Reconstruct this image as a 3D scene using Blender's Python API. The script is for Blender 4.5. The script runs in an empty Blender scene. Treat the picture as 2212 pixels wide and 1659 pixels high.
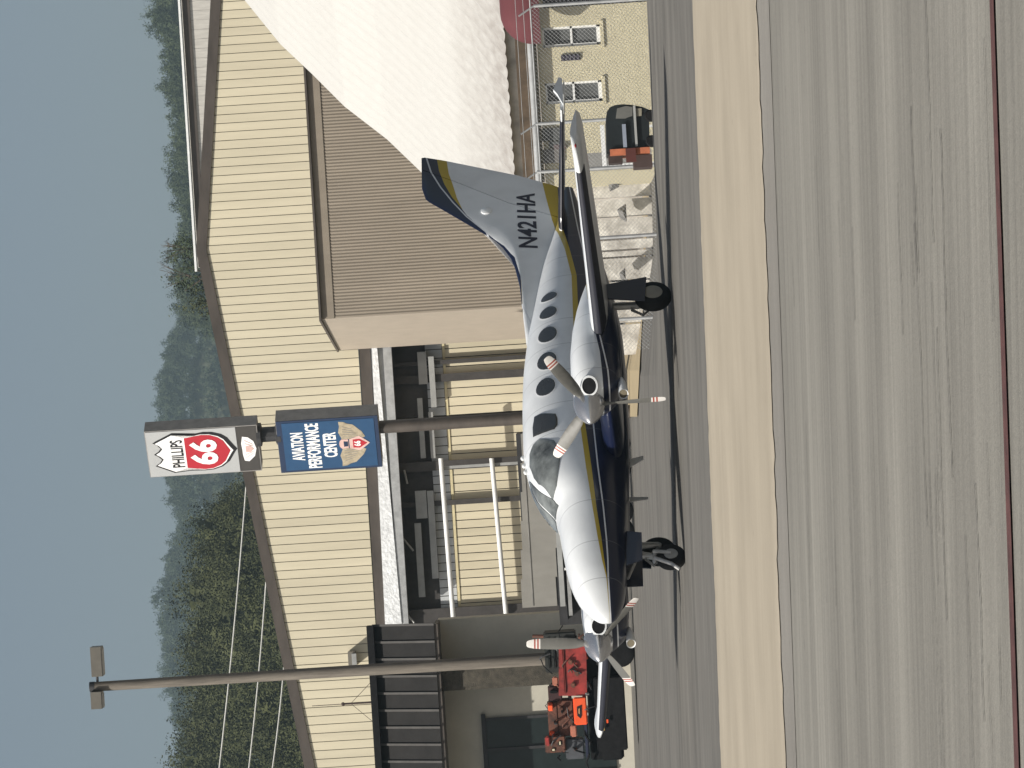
import bpy, bmesh, math, random
import numpy as np
from mathutils import Vector, Matrix
R = math.radians
random.seed(7); rng = np.random.default_rng(7)
scene = bpy.context.scene
COL = scene.collection

# ------------------------------------------------------------------ camera, sky, sun, exposure
CAM = Vector((0, 0, 1.7)); ROLL = R(3.6); PITCH = math.atan(114/7373)
FW = Vector((0, math.cos(PITCH), math.sin(PITCH)))
_u0 = Vector((0, -math.sin(PITCH), math.cos(PITCH))); _r0 = Vector((1, 0, 0))
RT = _r0*math.cos(ROLL) - _u0*math.sin(ROLL); UP = _r0*math.sin(ROLL) + _u0*math.cos(ROLL)
cd = bpy.data.cameras.new('camera'); cam = bpy.data.objects.new('camera', cd); COL.objects.link(cam)
cd.sensor_fit = 'HORIZONTAL'; cd.sensor_width = 36; cd.lens = 120; cd.clip_start = .5; cd.clip_end = 6000
X, Y, Z = -UP, RT, -FW                      # the phone was held on its side: the picture's left is the sky
cam.matrix_world = Matrix(((X.x, Y.x, Z.x, CAM.x), (X.y, Y.y, Z.y, CAM.y), (X.z, Y.z, Z.z, CAM.z), (0, 0, 0, 1)))
scene.camera = cam
SUN = Vector((-.51, -.47, .72)).normalized()
w = bpy.data.worlds.new('World'); scene.world = w; w.use_nodes = True
nt = w.node_tree; bg = nt.nodes['Background']; sky = nt.nodes.new('ShaderNodeTexSky'); sky.sky_type = 'NISHITA'
sky.sun_disc = False; sky.sun_elevation = math.asin(SUN.z); sky.sun_rotation = math.atan2(SUN.x, SUN.y)
sky.air_density = 1.0; sky.dust_density = 3.5; sky.ozone_density = .8
hs = nt.nodes.new('ShaderNodeHueSaturation'); hs.inputs['Saturation'].default_value = .78
nt.links.new(sky.outputs[0], hs.inputs['Color']); nt.links.new(hs.outputs[0], bg.inputs[0]); bg.inputs[1].default_value = .057
sl = bpy.data.lights.new('sun', 'SUN'); sl.energy = 4.2; sl.angle = R(.53); sl.color = (1, .95, .87)
so = bpy.data.objects.new('sun', sl); COL.objects.link(so); so.rotation_euler = SUN.to_track_quat('Z', 'Y').to_euler()
vs = scene.view_settings; vs.view_transform = 'Standard'; vs.look = 'None'; vs.gamma = 1; vs.use_curve_mapping = False; vs.exposure = .45
scene.render.engine = 'CYCLES'
scene.cycles.volume_bounces = 0; scene.cycles.max_bounces = 6; scene.cycles.diffuse_bounces = 3
scene.cycles.transparent_max_bounces = 8

# ------------------------------------------------------------------ helpers
F = 7373.
def ray(dx, dy): return FW - UP*((dx-1106)/F) - RT*((dy-829.5)/F)
def P(dx, dy, D):
    d = ray(dx, dy); return CAM + d*((D-CAM.y)/d.y)
def S(t): t = min(1, max(0, t)); return t*t*(3-2*t)
def zg(x, y): return -.0175*min(40, max(-40, x)) - .68*S((y-57)/22)*S((x+.5)/4)
def G(dx, dy):
    d = ray(dx, dy); t = 8.
    while t < 400:
        p = CAM + d*t
        if p.z < zg(p.x, p.y): return p
        t += .02
    return p

class MB:
    def __init__(s): s.v = []; s.f = []; s.m = []
    def add(s, vs_, fs, m=0):
        o = len(s.v); s.v += [tuple(v) for v in vs_]; s.f += [tuple(i+o for i in f) for f in fs]; s.m += [m]*len(fs); return s
    def box(s, c, d, rot=0, m=0, tilt=None):
        hx, hy, hz = d[0]/2, d[1]/2, d[2]/2; c = Vector(c)
        M = Matrix.Rotation(rot, 3, 'Z')
        if tilt is not None: M = M @ tilt
        vs_ = [c + M @ Vector((a*hx, b*hy, e*hz)) for a in (-1, 1) for b in (-1, 1) for e in (-1, 1)]
        return s.add(vs_, [(0, 1, 3, 2), (4, 6, 7, 5), (0, 4, 5, 1), (2, 3, 7, 6), (0, 2, 6, 4), (1, 5, 7, 3)], m)
    def tube(s, path, r, n=8, m=0, caps=True):
        path = [Vector(p) for p in path]; rs = r if isinstance(r, (list, tuple)) else [r]*len(path); rings = []
        for i, p in enumerate(path):
            t = (path[min(i+1, len(path)-1)] - path[max(i-1, 0)]).normalized()
            a = t.orthogonal().normalized() if abs(t.z) > .95 else t.cross(Vector((0, 0, 1))).normalized()
            b = t.cross(a)
            rings.append([p + (a*math.cos(2*math.pi*k/n) + b*math.sin(2*math.pi*k/n))*rs[i] for k in range(n)])
        return s.loft(rings, m, caps)
    def loft(s, rings, m=0, caps=True, closed=True):
        n = len(rings[0]); vs_ = [v for r in rings for v in r]; fs = []
        for i in range(len(rings)-1):
            for k in range(n if closed else n-1):
                a, b = i*n+k, i*n+(k+1) % n; fs.append((a, b, b+n, a+n))
        if caps: fs += [tuple(range(n))[::-1], tuple(range((len(rings)-1)*n, len(rings)*n))]
        return s.add(vs_, fs, m)
    def prism(s, pts, d, m=0):
        """pts: 3D outline, d: extrusion vector"""
        n = len(pts); pts = [Vector(p) for p in pts]; d = Vector(d)
        return s.add(pts+[p+d for p in pts], [tuple(range(n)), tuple(range(n, 2*n))[::-1]] + [(i, (i+1) % n, (i+1) % n+n, i+n) for i in range(n)], m)
    def lathe(s, c, axis, prof, n=20, m=0, caps=True):
        """prof: list of (distance along axis, radius)"""
        axis = Vector(axis).normalized(); a = axis.orthogonal().normalized(); b = axis.cross(a); c = Vector(c)
        rings = [[c + axis*t + (a*math.cos(2*math.pi*k/n) + b*math.sin(2*math.pi*k/n))*r for k in range(n)] for t, r in prof]
        return s.loft(rings, m, caps)
    def sphere(s, c, r, n=10, m=0):
        rx, ry, rz = r if isinstance(r, (tuple, list)) else (r, r, r); c = Vector(c)
        rings = [[c + Vector((rx*math.sin(t)*math.cos(2*math.pi*k/n), ry*math.sin(t)*math.sin(2*math.pi*k/n), rz*math.cos(t))) for k in range(n)] for t in [math.pi*(j+.02)/(n-.96+1) if False else math.pi*max(.004, min(.996, j/n)) for j in range(n+1)]]
        return s.loft(rings, m)
    def build(s, name, mats, parent=None, smooth=False, fix=True, auto=None):
        off = parent_world(parent) if parent is not None else Vector((0, 0, 0))
        me = bpy.data.meshes.new(name)
        me.from_pydata([(v[0]-off[0], v[1]-off[1], v[2]-off[2]) for v in s.v], [], s.f)
        mats = mats if isinstance(mats, (list, tuple)) else [mats]
        for m in mats: me.materials.append(m)
        me.polygons.foreach_set('material_index', s.m)
        if fix:
            bm = bmesh.new(); bm.from_mesh(me); bmesh.ops.recalc_face_normals(bm, faces=bm.faces); bm.to_mesh(me); bm.free()
        if smooth:
            me.polygons.foreach_set('use_smooth', [True]*len(me.polygons))
            me.set_sharp_from_angle(angle=R(auto if auto else 40))
        o = bpy.data.objects.new(name, me); COL.objects.link(o)
        if parent is not None: o.parent = parent
        return o
def parent_world(p):
    l = Vector((0, 0, 0))
    while p is not None:
        if p.get('_local'): return Vector((0, 0, 0))
        l += p.location; p = p.parent
    return l
def tag(o, label=None, cat=None, group=None, kind=None):
    if label: o['label'] = label
    if cat: o['category'] = cat
    if group: o['group'] = group
    if kind: o['kind'] = kind
    return o
def thing(name, loc, label, cat, group=None):
    o = bpy.data.objects.new(name, None); COL.objects.link(o); o.location = loc
    o.empty_display_size = .2
    return tag(o, label, cat, group)
def copy_tree(o, parent=None):
    c = o.copy(); COL.objects.link(c)
    if parent is not None: c.parent = parent
    for ch in list(o.children): copy_tree(ch, c)
    return c
def bxw(mb, dx0, dx1, dy0, dy1, D, depth, m=0):
    """an upright box whose front face stands at world y = D"""
    c = P((dx0+dx1)/2, (dy0+dy1)/2, D); k = D/F
    return mb.box(c+Vector((0, depth/2, 0)), ((dy1-dy0)*k, depth, (dx1-dx0)*k), m=m)

# ------------------------------------------------------------------ materials
MATS = {}
def M(name, col, rough=.6, metal=0, var=.18, scale=3., bump=0, stretch=(1, 1, 1), coat=0, spec=.5, dirt_or_dark=None, bscale=None, rand=0):
    if name in MATS: return MATS[name]
    m = bpy.data.materials.new(name); m.use_nodes = True; t = m.node_tree; b = t.nodes['Principled BSDF']
    b.inputs['Roughness'].default_value = rough; b.inputs['Metallic'].default_value = metal
    b.inputs['Coat Weight'].default_value = coat; b.inputs['Specular IOR Level'].default_value = spec
    tc = t.nodes.new('ShaderNodeTexCoord'); mp = t.nodes.new('ShaderNodeMapping'); mp.inputs['Scale'].default_value = stretch
    t.links.new(tc.outputs['Object'], mp.inputs[0])
    n = t.nodes.new('ShaderNodeTexNoise'); n.inputs['Scale'].default_value = scale; n.inputs['Detail'].default_value = 6; n.inputs['Roughness'].default_value = .65
    t.links.new(mp.outputs[0], n.inputs['Vector'])
    r = t.nodes.new('ShaderNodeValToRGB'); r.color_ramp.elements[0].position = .3; r.color_ramp.elements[1].position = .7
    c2 = dirt_or_dark if dirt_or_dark else tuple(c*(1-var) for c in col)
    r.color_ramp.elements[0].color = (*c2, 1); r.color_ramp.elements[1].color = (*[min(.95, c*(1+var*.5)) for c in col], 1)
    t.links.new(n.outputs['Fac'], r.inputs[0]); out = r.outputs[0]
    if rand:
        oi = t.nodes.new('ShaderNodeObjectInfo'); mr = t.nodes.new('ShaderNodeMapRange'); mr.inputs['To Min'].default_value = 1-rand; mr.inputs['To Max'].default_value = 1
        t.links.new(oi.outputs['Random'], mr.inputs['Value']); mx = t.nodes.new('ShaderNodeMix'); mx.data_type = 'RGBA'; mx.blend_type = 'MULTIPLY'; mx.inputs[0].default_value = 1
        t.links.new(out, mx.inputs[6]); t.links.new(mr.outputs[0], mx.inputs[7]); out = mx.outputs[2]
    t.links.new(out, b.inputs['Base Color'])
    if bump:
        n2 = t.nodes.new('ShaderNodeTexNoise'); n2.inputs['Scale'].default_value = bscale or scale*6; n2.inputs['Detail'].default_value = 4
        t.links.new(mp.outputs[0], n2.inputs['Vector'])
        bp = t.nodes.new('ShaderNodeBump'); bp.inputs['Strength'].default_value = bump; bp.inputs['Distance'].default_value = .03
        t.links.new(n2.outputs['Fac'], bp.inputs['Height']); t.links.new(bp.outputs[0], b.inputs['Normal'])
    MATS[name] = m; return m
def glass(name, col=(.03, .035, .035), rough=.08):
    return M(name, col, rough=rough, var=.3, scale=.8, spec=.8)

def math_n(t, op, a, b=None):
    n = t.nodes.new('ShaderNodeMath'); n.operation = op
    for i, s in enumerate((a, b)):
        if s is None: continue
        if isinstance(s, (int, float)): n.inputs[i].default_value = s
        else: t.links.new(s, n.inputs[i])
    return n.outputs[0]
def curve(t, sock, pts):
    """piecewise linear function of sock through pts [(x, value)...]"""
    pts = sorted(pts); lo, hi = pts[0][0], pts[-1][0]; vl = min(p[1] for p in pts)-1e-3; vh = max(p[1] for p in pts)+1e-3
    mr = t.nodes.new('ShaderNodeMapRange'); mr.inputs['From Min'].default_value = lo; mr.inputs['From Max'].default_value = hi
    t.links.new(sock, mr.inputs['Value'])
    r = t.nodes.new('ShaderNodeValToRGB'); e = r.color_ramp.elements
    while len(e) < len(pts): e.new(.5)
    for i, (x, v) in enumerate(pts):
        e[i].position = (x-lo)/(hi-lo)
    for i, (x, v) in enumerate(pts):
        g = (v-vl)/(vh-vl); e[i].color = (g, g, g, 1)
    t.links.new(mr.outputs[0], r.inputs[0])
    return math_n(t, 'ADD', math_n(t, 'MULTIPLY', r.outputs[0], vh-vl), vl)
WHITE = (.72, .74, .75); NAVY = (.005, .009, .032); YEL = (.42, .30, .012)
def paint(name, build, seams=()):
    """aircraft paint: build(t, x, y, z, mix) layers colours over white"""
    m = bpy.data.materials.new(name); m.use_nodes = True; t = m.node_tree; b = t.nodes['Principled BSDF']
    b.inputs['Roughness'].default_value = .28; b.inputs['Coat Weight'].default_value = .3; b.inputs['Coat Roughness'].default_value = .12
    tc = t.nodes.new('ShaderNodeTexCoord'); sp = t.nodes.new('ShaderNodeSeparateXYZ'); t.links.new(tc.outputs['Object'], sp.inputs[0])
    n = t.nodes.new('ShaderNodeTexNoise'); n.inputs['Scale'].default_value = 2.2; n.inputs['Detail'].default_value = 5; t.links.new(tc.outputs['Object'], n.inputs['Vector'])
    r = t.nodes.new('ShaderNodeValToRGB'); r.color_ramp.elements[0].color = (*[c*.9 for c in WHITE], 1); r.color_ramp.elements[1].color = (*WHITE, 1)
    r.color_ramp.elements[0].position = .35; r.color_ramp.elements[1].position = .6
    t.links.new(n.outputs['Fac'], r.inputs[0]); cur = [r.outputs[0]]; cur_seams = seams
    def mix(mask, col):
        k = t.nodes.new('ShaderNodeMix'); k.data_type = 'RGBA'; t.links.new(mask, k.inputs[0]); t.links.new(cur[0], k.inputs[6]); k.inputs[7].default_value = (*col, 1); cur[0] = k.outputs[2]
    build(t, sp.outputs[0], sp.outputs[1], sp.outputs[2], mix)
    for xs_ in seams:
        mk = math_n(t, 'MULTIPLY', math_n(t, 'LESS_THAN', math_n(t, 'ABSOLUTE', math_n(t, 'SUBTRACT', sp.outputs[0], xs_)), .006), .45); mix(mk, (.16, .165, .17))
    t.links.new(cur[0], b.inputs['Base Color']); return m

def ground_mat(name, c1, c2, along, crack=0, speck=.12, rough=.85, streak=.5):
    m = bpy.data.materials.new(name); m.use_nodes = True; t = m.node_tree; b = t.nodes['Principled BSDF']
    b.inputs['Roughness'].default_value = rough; b.inputs['Specular IOR Level'].default_value = .25
    tc = t.nodes.new('ShaderNodeTexCoord'); mp = t.nodes.new('ShaderNodeMapping'); mp.inputs['Rotation'].default_value = (0, 0, along)
    t.links.new(tc.outputs['Object'], mp.inputs[0])
    def noise(sc, stretch, det=5, rg=.6):
        q = t.nodes.new('ShaderNodeMapping'); q.inputs['Scale'].default_value = stretch; t.links.new(mp.outputs[0], q.inputs[0])
        n = t.nodes.new('ShaderNodeTexNoise'); n.inputs['Scale'].default_value = sc; n.inputs['Detail'].default_value = det; n.inputs['Roughness'].default_value = rg
        t.links.new(q.outputs[0], n.inputs['Vector']); return n.outputs['Fac']
    r = t.nodes.new('ShaderNodeValToRGB'); r.color_ramp.elements[0].position = .36; r.color_ramp.elements[1].position = .64
    r.color_ramp.elements[0].color = (*c1, 1); r.color_ramp.elements[1].color = (*c2, 1)
    st = math_n(t, 'ADD', math_n(t, 'MULTIPLY', noise(.9, (.05, 1, 1)), .45), math_n(t, 'MULTIPLY', noise(6.5, (.007, 1, 1), 7, .85), .55)); bl = noise(.5, (1, 1, 1))
    s = math_n(t, 'ADD', math_n(t, 'MULTIPLY', st, streak), math_n(t, 'MULTIPLY', bl, 1-streak)); t.links.new(s, r.inputs[0])
    fine = noise(28, (1, 1, 1), 3, .8); f2 = math_n(t, 'ADD', math_n(t, 'MULTIPLY', fine, speck*2), 1-speck)
    mx = t.nodes.new('ShaderNodeMix'); mx.data_type = 'RGBA'; mx.blend_type = 'MULTIPLY'; mx.inputs[0].default_value = 1
    t.links.new(r.outputs[0], mx.inputs[6]); t.links.new(f2, mx.inputs[7]); out = mx.outputs[2]
    if crack:
        for sc, stz, wdt in ((.8, (.02, .7, 1), .0022), (.35, (.03, 1, 1), .0022)):
            n = noise(sc, stz, 4, .55); d = math_n(t, 'ABSOLUTE', math_n(t, 'SUBTRACT', n, .5)); msk = math_n(t, 'LESS_THAN', d, wdt)
            gate = math_n(t, 'GREATER_THAN', noise(1.3, (.2, 1, 1), 2), .53)
            msk = math_n(t, 'MULTIPLY', math_n(t, 'MULTIPLY', msk, gate), crack)
            k = t.nodes.new('ShaderNodeMix'); k.data_type = 'RGBA'; t.links.new(msk, k.inputs[0]); t.links.new(out, k.inputs[6]); k.inputs[7].default_value = (.03, .027, .024, 1); out = k.outputs[2]
    spot = math_n(t, 'MULTIPLY', math_n(t, 'GREATER_THAN', noise(7, (.6, 1, 1), 3, .6), .72), .3)
    k = t.nodes.new('ShaderNodeMix'); k.data_type = 'RGBA'; t.links.new(spot, k.inputs[0]); t.links.new(out, k.inputs[6]); k.inputs[7].default_value = (.06, .055, .05, 1); out = k.outputs[2]
    t.links.new(out, b.inputs['Base Color'])
    bp = t.nodes.new('ShaderNodeBump'); bp.inputs['Strength'].default_value = .35; bp.inputs['Distance'].default_value = .02
    t.links.new(fine, bp.inputs['Height']); t.links.new(bp.outputs[0], b.inputs['Normal']); return m

def leaf_mat(name, a, b_):
    m = bpy.data.materials.new(name); m.use_nodes = True; t = m.node_tree; b = t.nodes['Principled BSDF']
    b.inputs['Roughness'].default_value = .75; b.inputs['Specular IOR Level'].default_value = .2
    tc = t.nodes.new('ShaderNodeTexCoord'); n = t.nodes.new('ShaderNodeTexNoise'); n.inputs['Scale'].default_value = .35; n.inputs['Detail'].default_value = 4
    t.links.new(tc.outputs['Object'], n.inputs['Vector']); r = t.nodes.new('ShaderNodeValToRGB')
    r.color_ramp.elements[0].position = .35; r.color_ramp.elements[1].position = .65; r.color_ramp.elements[0].color = (*a, 1); r.color_ramp.elements[1].color = (*b_, 1)
    t.links.new(n.outputs['Fac'], r.inputs[0]); t.links.new(r.outputs[0], b.inputs['Base Color']); return m

SIDING = M('cream_siding', (.66, .60, .445), rough=.55, var=.1, scale=.9, stretch=(2.5, 1, .22), rand=.09)
SIDING2 = M('cream_door_siding', (.66, .595, .435), rough=.55, var=.14, scale=.8, stretch=(2.5, 1, .3), rand=.1)
GROOVE = M('siding_lap', (.24, .20, .15), rough=.8)
BROWN = M('dark_brown_trim', (.075, .062, .052), rough=.6, var=.35, scale=2, stretch=(.3, 1, 1))
DARK = M('dark_steel', (.03, .03, .032), rough=.6, var=.4, scale=2)
BLACK = M('black_rubber', (.014, .014, .015), rough=.9, var=.4, scale=6, spec=.12)
GALV = M('galvanised_steel', (.45, .46, .46), rough=.45, metal=.3, var=.25, scale=4)
WPAINT = M('white_paint', (.78, .79, .78), rough=.45, var=.12, scale=3)

# ------------------------------------------------------------------ setting: ground sheets
xs = sorted(set([-1500, -900, -500, -250, -120, -70, -40, -28] + [i*1.0 for i in range(-20, 21)] + [28, 40, 70, 120, 250, 500, 900, 1500]))
ys = sorted(set([-60, -30, 0, 20, 40] + [50+i for i in range(0, 45)] + [100, 110, 125, 150, 200, 300, 450, 700, 1000, 1500]))
mb = MB(); nx = len(xs)
mb.add([(x, y, zg(x, y)-.012) for y in ys for x in xs], [(j*nx+i, j*nx+i+1, (j+1)*nx+i+1, (j+1)*nx+i) for j in range(len(ys)-1) for i in range(nx-1)])
ALONG = -math.atan2((P(0,0,1)-P(0,0,1)).x, 1) if False else 0
pa, pb = G(1498, 0), G(1560, 1659); ANG = math.atan2(pa.y-pb.y, pa.x-pb.x)
APRON = ground_mat('apron_asphalt', (.070, .067, .061), (.180, .171, .154), -ANG, crack=.25, streak=.8)
tag(mb.build('ground', APRON, fix=False), kind='structure')
def sheet(name, la, lb, mat, dz, kind='structure', seg=60, rag=0):
    if rag: seg = 700
    rj = random.Random(11)
    """a strip of ground between two lines, each given by two picture points that lie on it"""
    rows = []
    for (a, b) in (la, lb):
        p, q = a, b; d = (p-q).normalized(); row = []
        for i in range(seg+1):
            pt = p + d*(-38 + 76*i/seg - (p.x))*1.0
            jj = rj.gauss(0, rag)+rag*1.2*math.sin(i*.21+len(rows))*math.sin(i*.043) if rag else 0
            row.append((pt.x, pt.y+jj, zg(pt.x, pt.y)+dz))
        rows.append(row)
    n = seg+1
    return tag(MB().add(rows[0]+rows[1], [(i, i+1, n+i+1, n+i) for i in range(seg)]).build(name, mat, fix=False), kind=kind)
v_top = (G(1498, 0), G(1560, 1659)); v_bot = (G(1638, 0), G(1700, 1659))
d_ = (v_bot[0]-v_bot[1]).normalized()
near = tuple(p + Vector((d_.y, -d_.x, 0))*55 for p in v_bot)
RUN = ground_mat('runway_asphalt', (.125, .119, .105), (.255, .244, .215), -ANG, crack=0, speck=.2, streak=.85)
VERGE = ground_mat('dry_verge', (.28, .245, .19), (.37, .325, .255), -ANG, speck=.1, streak=.55, rough=.95)
under = tuple(p + Vector((0, 1.2, 0)) for p in v_bot)
sheet('runway', under, near, RUN, 0)
sheet('dry_grass_verge', v_top, v_bot, VERGE, .012, rag=.05)
EDGE = ground_mat('worn_edge', (.165, .155, .138), (.225, .213, .192), -ANG, speck=.15, streak=.5)
sheet('runway_edge_strip', tuple(p + Vector((0, .8, 0)) for p in v_bot), (G(1662, 0), G(1722, 1659)), EDGE, .004)
REDL = M('faded_red_line', (.085, .032, .028), rough=.8, var=.45, scale=9)
sheet('red_marking_line', (G(2143, 0), G(2196, 1659)), (G(2151, 0), G(2206, 1659)), REDL, .008)
TAR = M('tar_seam', (.045, .040, .035), rough=.7, var=.4, scale=5)
def ribbon(name, pts, wid, mat, dz):
    ps = [G(*p) for p in pts]; mb = MB(); L, Rr = [], []
    fine = []
    for a, b in zip(ps[:-1], ps[1:]):
        for i in range(6): fine.append(a.lerp(b, i/6))
    fine.append(ps[-1])
    for i, p in enumerate(fine):
        t = fine[min(i+1, len(fine)-1)] - fine[max(0, i-1)]; nrm = Vector((-t.y, t.x, 0)).normalized()
        ww = wid*(.6+.8*random.random())/2; j = nrm*random.uniform(-.008, .008)
        for Lst, sgn in ((L, 1), (Rr, -1)):
            q = p+j+nrm*ww*sgn; Lst.append((q.x, q.y, zg(q.x, q.y)+dz))
    n = len(L); mb.add(L+Rr, [(i, i+1, n+i+1, n+i) for i in range(n-1)])
    return tag(mb.build(name, mat, fix=False), kind='structure')
crk = random.Random(5)
for k in range(30):
    dx0_ = crk.choice([crk.uniform(1690, 1800), crk.uniform(1740, 2010), crk.uniform(1990, 2130)]); y0_ = crk.uniform(-60, 1500); y1_ = y0_+crk.choice([crk.uniform(90, 260), crk.uniform(250, 800)]); n_ = max(3, int((y1_-y0_)/55)); pts = []; off_ = 0
    for i in range(n_+1):
        dy_ = y0_+(y1_-y0_)*i/n_; off_ += crk.uniform(-1.2, 1.2); pts.append((dx0_+off_+dy_*.0345, dy_))
    ribbon('pavement_crack', pts, crk.choice([.008, .010, .015])*(1.25 if dx0_ < 1800 else .8), TAR, .006)

# ------------------------------------------------------------------ big hangar with the gable towards us
HD = 120.
hg = thing('hangar', (4.7, HD, 0), 'large hangar in vertical cream metal siding with low brown gable and tall sliding doors', 'hangar')
apx = P(445, 541, HD); lf = P(679, 1659, HD); rf = P(476, 0, HD)
sl_l = (apx.z-lf.z)/(apx.x-lf.x); sl_r = (rf.z-apx.z)/(rf.x-apx.x)
def ztop(x): return apx.z + (x-apx.x)*(sl_l if x < apx.x else sl_r)
zh = P(801, 1190, HD).z
xd0 = P(830, 1659, HD).x - 3; xd1 = P(790, 700, HD).x
WID = .3048
x = -14.6; back = MB()
while x < 15.0:
    x1 = x+WID; zb = zh if x < xd1 else 0.0
    pm = MB(); g = .024
    pm.prism([(x+g, HD, zb), (x1, HD, zb), (x1, HD, ztop(x1)), (x+g, HD, ztop(x+g))], (0, .05, 0))
    xm = x+g+.06
    pm.prism([(xm, HD-.022, zb), (xm+.05, HD-.022, zb), (xm+.05, HD-.022, ztop(xm)-.01), (xm, HD-.022, ztop(xm)-.01)], (0, .0215, 0)) if False else None
    pm.build('siding_panel', SIDING, hg)
    x = x1
back.prism([(-16.5, HD+.07, zh+.02), (xd1, HD+.07, zh+.02), (xd1, HD+.07, .02), (26, HD+.07, .02), (26, HD+.07, ztop(26)-.05), (apx.x, HD+.07, apx.z-.05), (-16.5, HD+.07, ztop(-16.5)-.05)], (0, .1, 0))
back.build('wall', GROOVE, hg)
fb = MB()
for (xa, xb) in ((-16.7, apx.x), (apx.x, 26.2)):
    th = .34
    fb.prism([(xa, HD-.06, ztop(xa)-.02), (xb, HD-.06, ztop(xb)-.02), (xb, HD-.06, ztop(xb)+th), (xa, HD-.06, ztop(xa)+th)], (0, .05, 0))
fb.build('rake_fascia', BROWN, hg)
rm = M('hangar_roof_metal', (.40, .40, .39), rough=.5, var=.2, scale=1.5)
rb = MB()
for (xa, xb) in ((-16.7, apx.x), (apx.x, 26.2)):
    rb.prism([(xa, HD-.0, ztop(xa)+.1), (xb, HD, ztop(xb)+.1), (xb, HD, ztop(xb)+.3), (xa, HD, ztop(xa)+.3)], (0, 40, 0))
rb.build('roof', rm, hg)
sw = MB(); sw.box((-16.4, HD+20.3, ztop(-16.5)/2), (.2, 40, ztop(-16.5))); sw.box((25.9, HD+20.3, ztop(26)/2), (.2, 40, ztop(26))); sw.box((4.7, HD+40.2, ztop(-16.5)/2), (42, .2, ztop(-16.5)))
sw.build('side_wall', SIDING2, hg)
# door header: brown track soffit, white flashing, grey gutter pipe
def hx(dy): return P(800, dy, HD).x
MB().box(((xd0+xd1)/2, HD+.45, zh-.22), (xd1-xd0, .85, .4)).build('track_soffit', BROWN, hg)
wf = MB(); xa, xb = hx(1352), hx(735)
Dw = HD-.12
za0, za1 = P(832, 1352, Dw).z, P(868, 1352, Dw).z; zb0, zb1 = P(802, 735, Dw).z, P(813, 735, Dw).z
wf.prism([(xa, Dw, za1), (xb, Dw, zb1), (xb, Dw, zb0), (xa, Dw, za0)], (0, .12, 0))
FLASH = M('white_crinkled_flashing', (.80, .82, .83), rough=.5, var=.25, scale=5, bump=1.0, bscale=9)
wf.build('flashing', FLASH, hg)
gp = MB(); gp.box(((xa+xb)/2, HD+.1, (za1+zb1)/2-.22), (xb-xa, .35, .3)); gp.box(((xa+xb)/2, HD+.12, (zh-.43+(za1+zb1)/2-.06)/2), (xb-xa, .1, zh-.43-((za1+zb1)/2-.06))); gp.build('header_beam', GALV, hg)
# recessed sliding doors
DD = HD+1.02
zt0 = P(945, 1190, DD).z; zt1 = P(985, 1190, DD).z; zdt = P(838, 1190, DD).z
TRANS = M('fibreglass_strip', (.50, .52, .53), rough=.5, var=.12, scale=3); EDGEY = M('cream_edge_trim', (.66, .58, .36), rough=.5)
POST = M('door_frame_steel', (.055, .05, .047), rough=.6, var=.3, scale=3)
lims = [1500, 1338, 1096, 1015, 912, 826, 740]
for a, b in zip(lims[:-1], lims[1:]):
    xl, xr = hx(a)*DD/HD+.07, hx(b)*DD/HD-.07
    dleaf = MB().box(((xl+xr)/2, DD+.14, zdt/2), (xr-xl, .06, zdt)).build('hangar_door', POST, hg)
    n = max(1, round((xr-xl)/.3048)); wd = (xr-xl)/n
    for i in range(n):
        cx = xl+wd*(i+.5)
        MB().box((cx, DD+.08, zt1/2), (wd-.03, .05, zt1)).build('siding_panel', SIDING2, dleaf)
        MB().box((cx, DD+.08, (zt0+zt1)/2+.03), (wd-.03, .05, zt0-zt1-.06)).build('translucent_panel', TRANS, dleaf)
    MB().box(((xl+xr)/2, DD+.045, zt1), (xr-xl, .05, .09)).build('cream_rail', EDGEY, dleaf)
for dy, wpx, D in ((1338, 30, DD-.02), (1378, 10, DD), (1096, 11, DD), (1015, 20, DD-.1), (826, 17, DD), (792, 9, DD), (745, 14, DD)):
    xx = hx(dy)*D/HD; wv = wpx*D/F
    MB().box((xx, D-.05, zdt/2), (wv, .22, zdt)).build('door_post', POST, hg)
# pale rails and gear up in the shaded part of the doors
PALE = M('pale_grey_steel', (.33, .335, .325), rough=.5, var=.2, scale=2)
for (a0, a1, b0, b1) in ((898, 922, 1120, 1060), (900, 914, 1290, 1130), (928, 942, 1060, 1250), (903, 922, 760, 830), (928, 940, 770, 880), (905, 916, 860, 990), (928, 938, 890, 990)):
    mm = MB(); bxw(mm, a0, a1, min(b0, b1), max(b0, b1), DD-.3, .12); mm.build('track_rail', PALE, hg)
for a, b in (((868, 1160), (893, 1190)), ((872, 1320), (895, 1345)), ((873, 1015), (880, 1045))):
    MB().tube([P(*a, DD-.4), P(*b, DD-.4)], .04, 6).build('track_brace', PALE, hg)
for (d0, d1) in ((952, 986), (1062, 1102)):
    MB().tube([P(d0, 990, HD-.5), P(d1, 1424, HD-.5)], .085, 10).build('door_bar', WPAINT, hg, smooth=True)
mm = MB()
for dy in (1000, 1420): bxw(mm, 955 if dy < 1200 else 985, 1290, dy-3, dy+3, HD-.42, .1)
mm.build('bar_post', PALE, hg)
# wall lamp
wl = MB(); bxw(wl, 752, 768, 1408, 1440, HD-.5, .48); bxw(wl, 760, 770, 1412, 1436, HD-.56, .06, 1)
tag(wl.build('wall_lamp', [M('lamp_box', (.16, .145, .12), rough=.5), PALE]), 'small brown box floodlight fixed to the cream gable above the dark shed roof', 'lamp')

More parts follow.
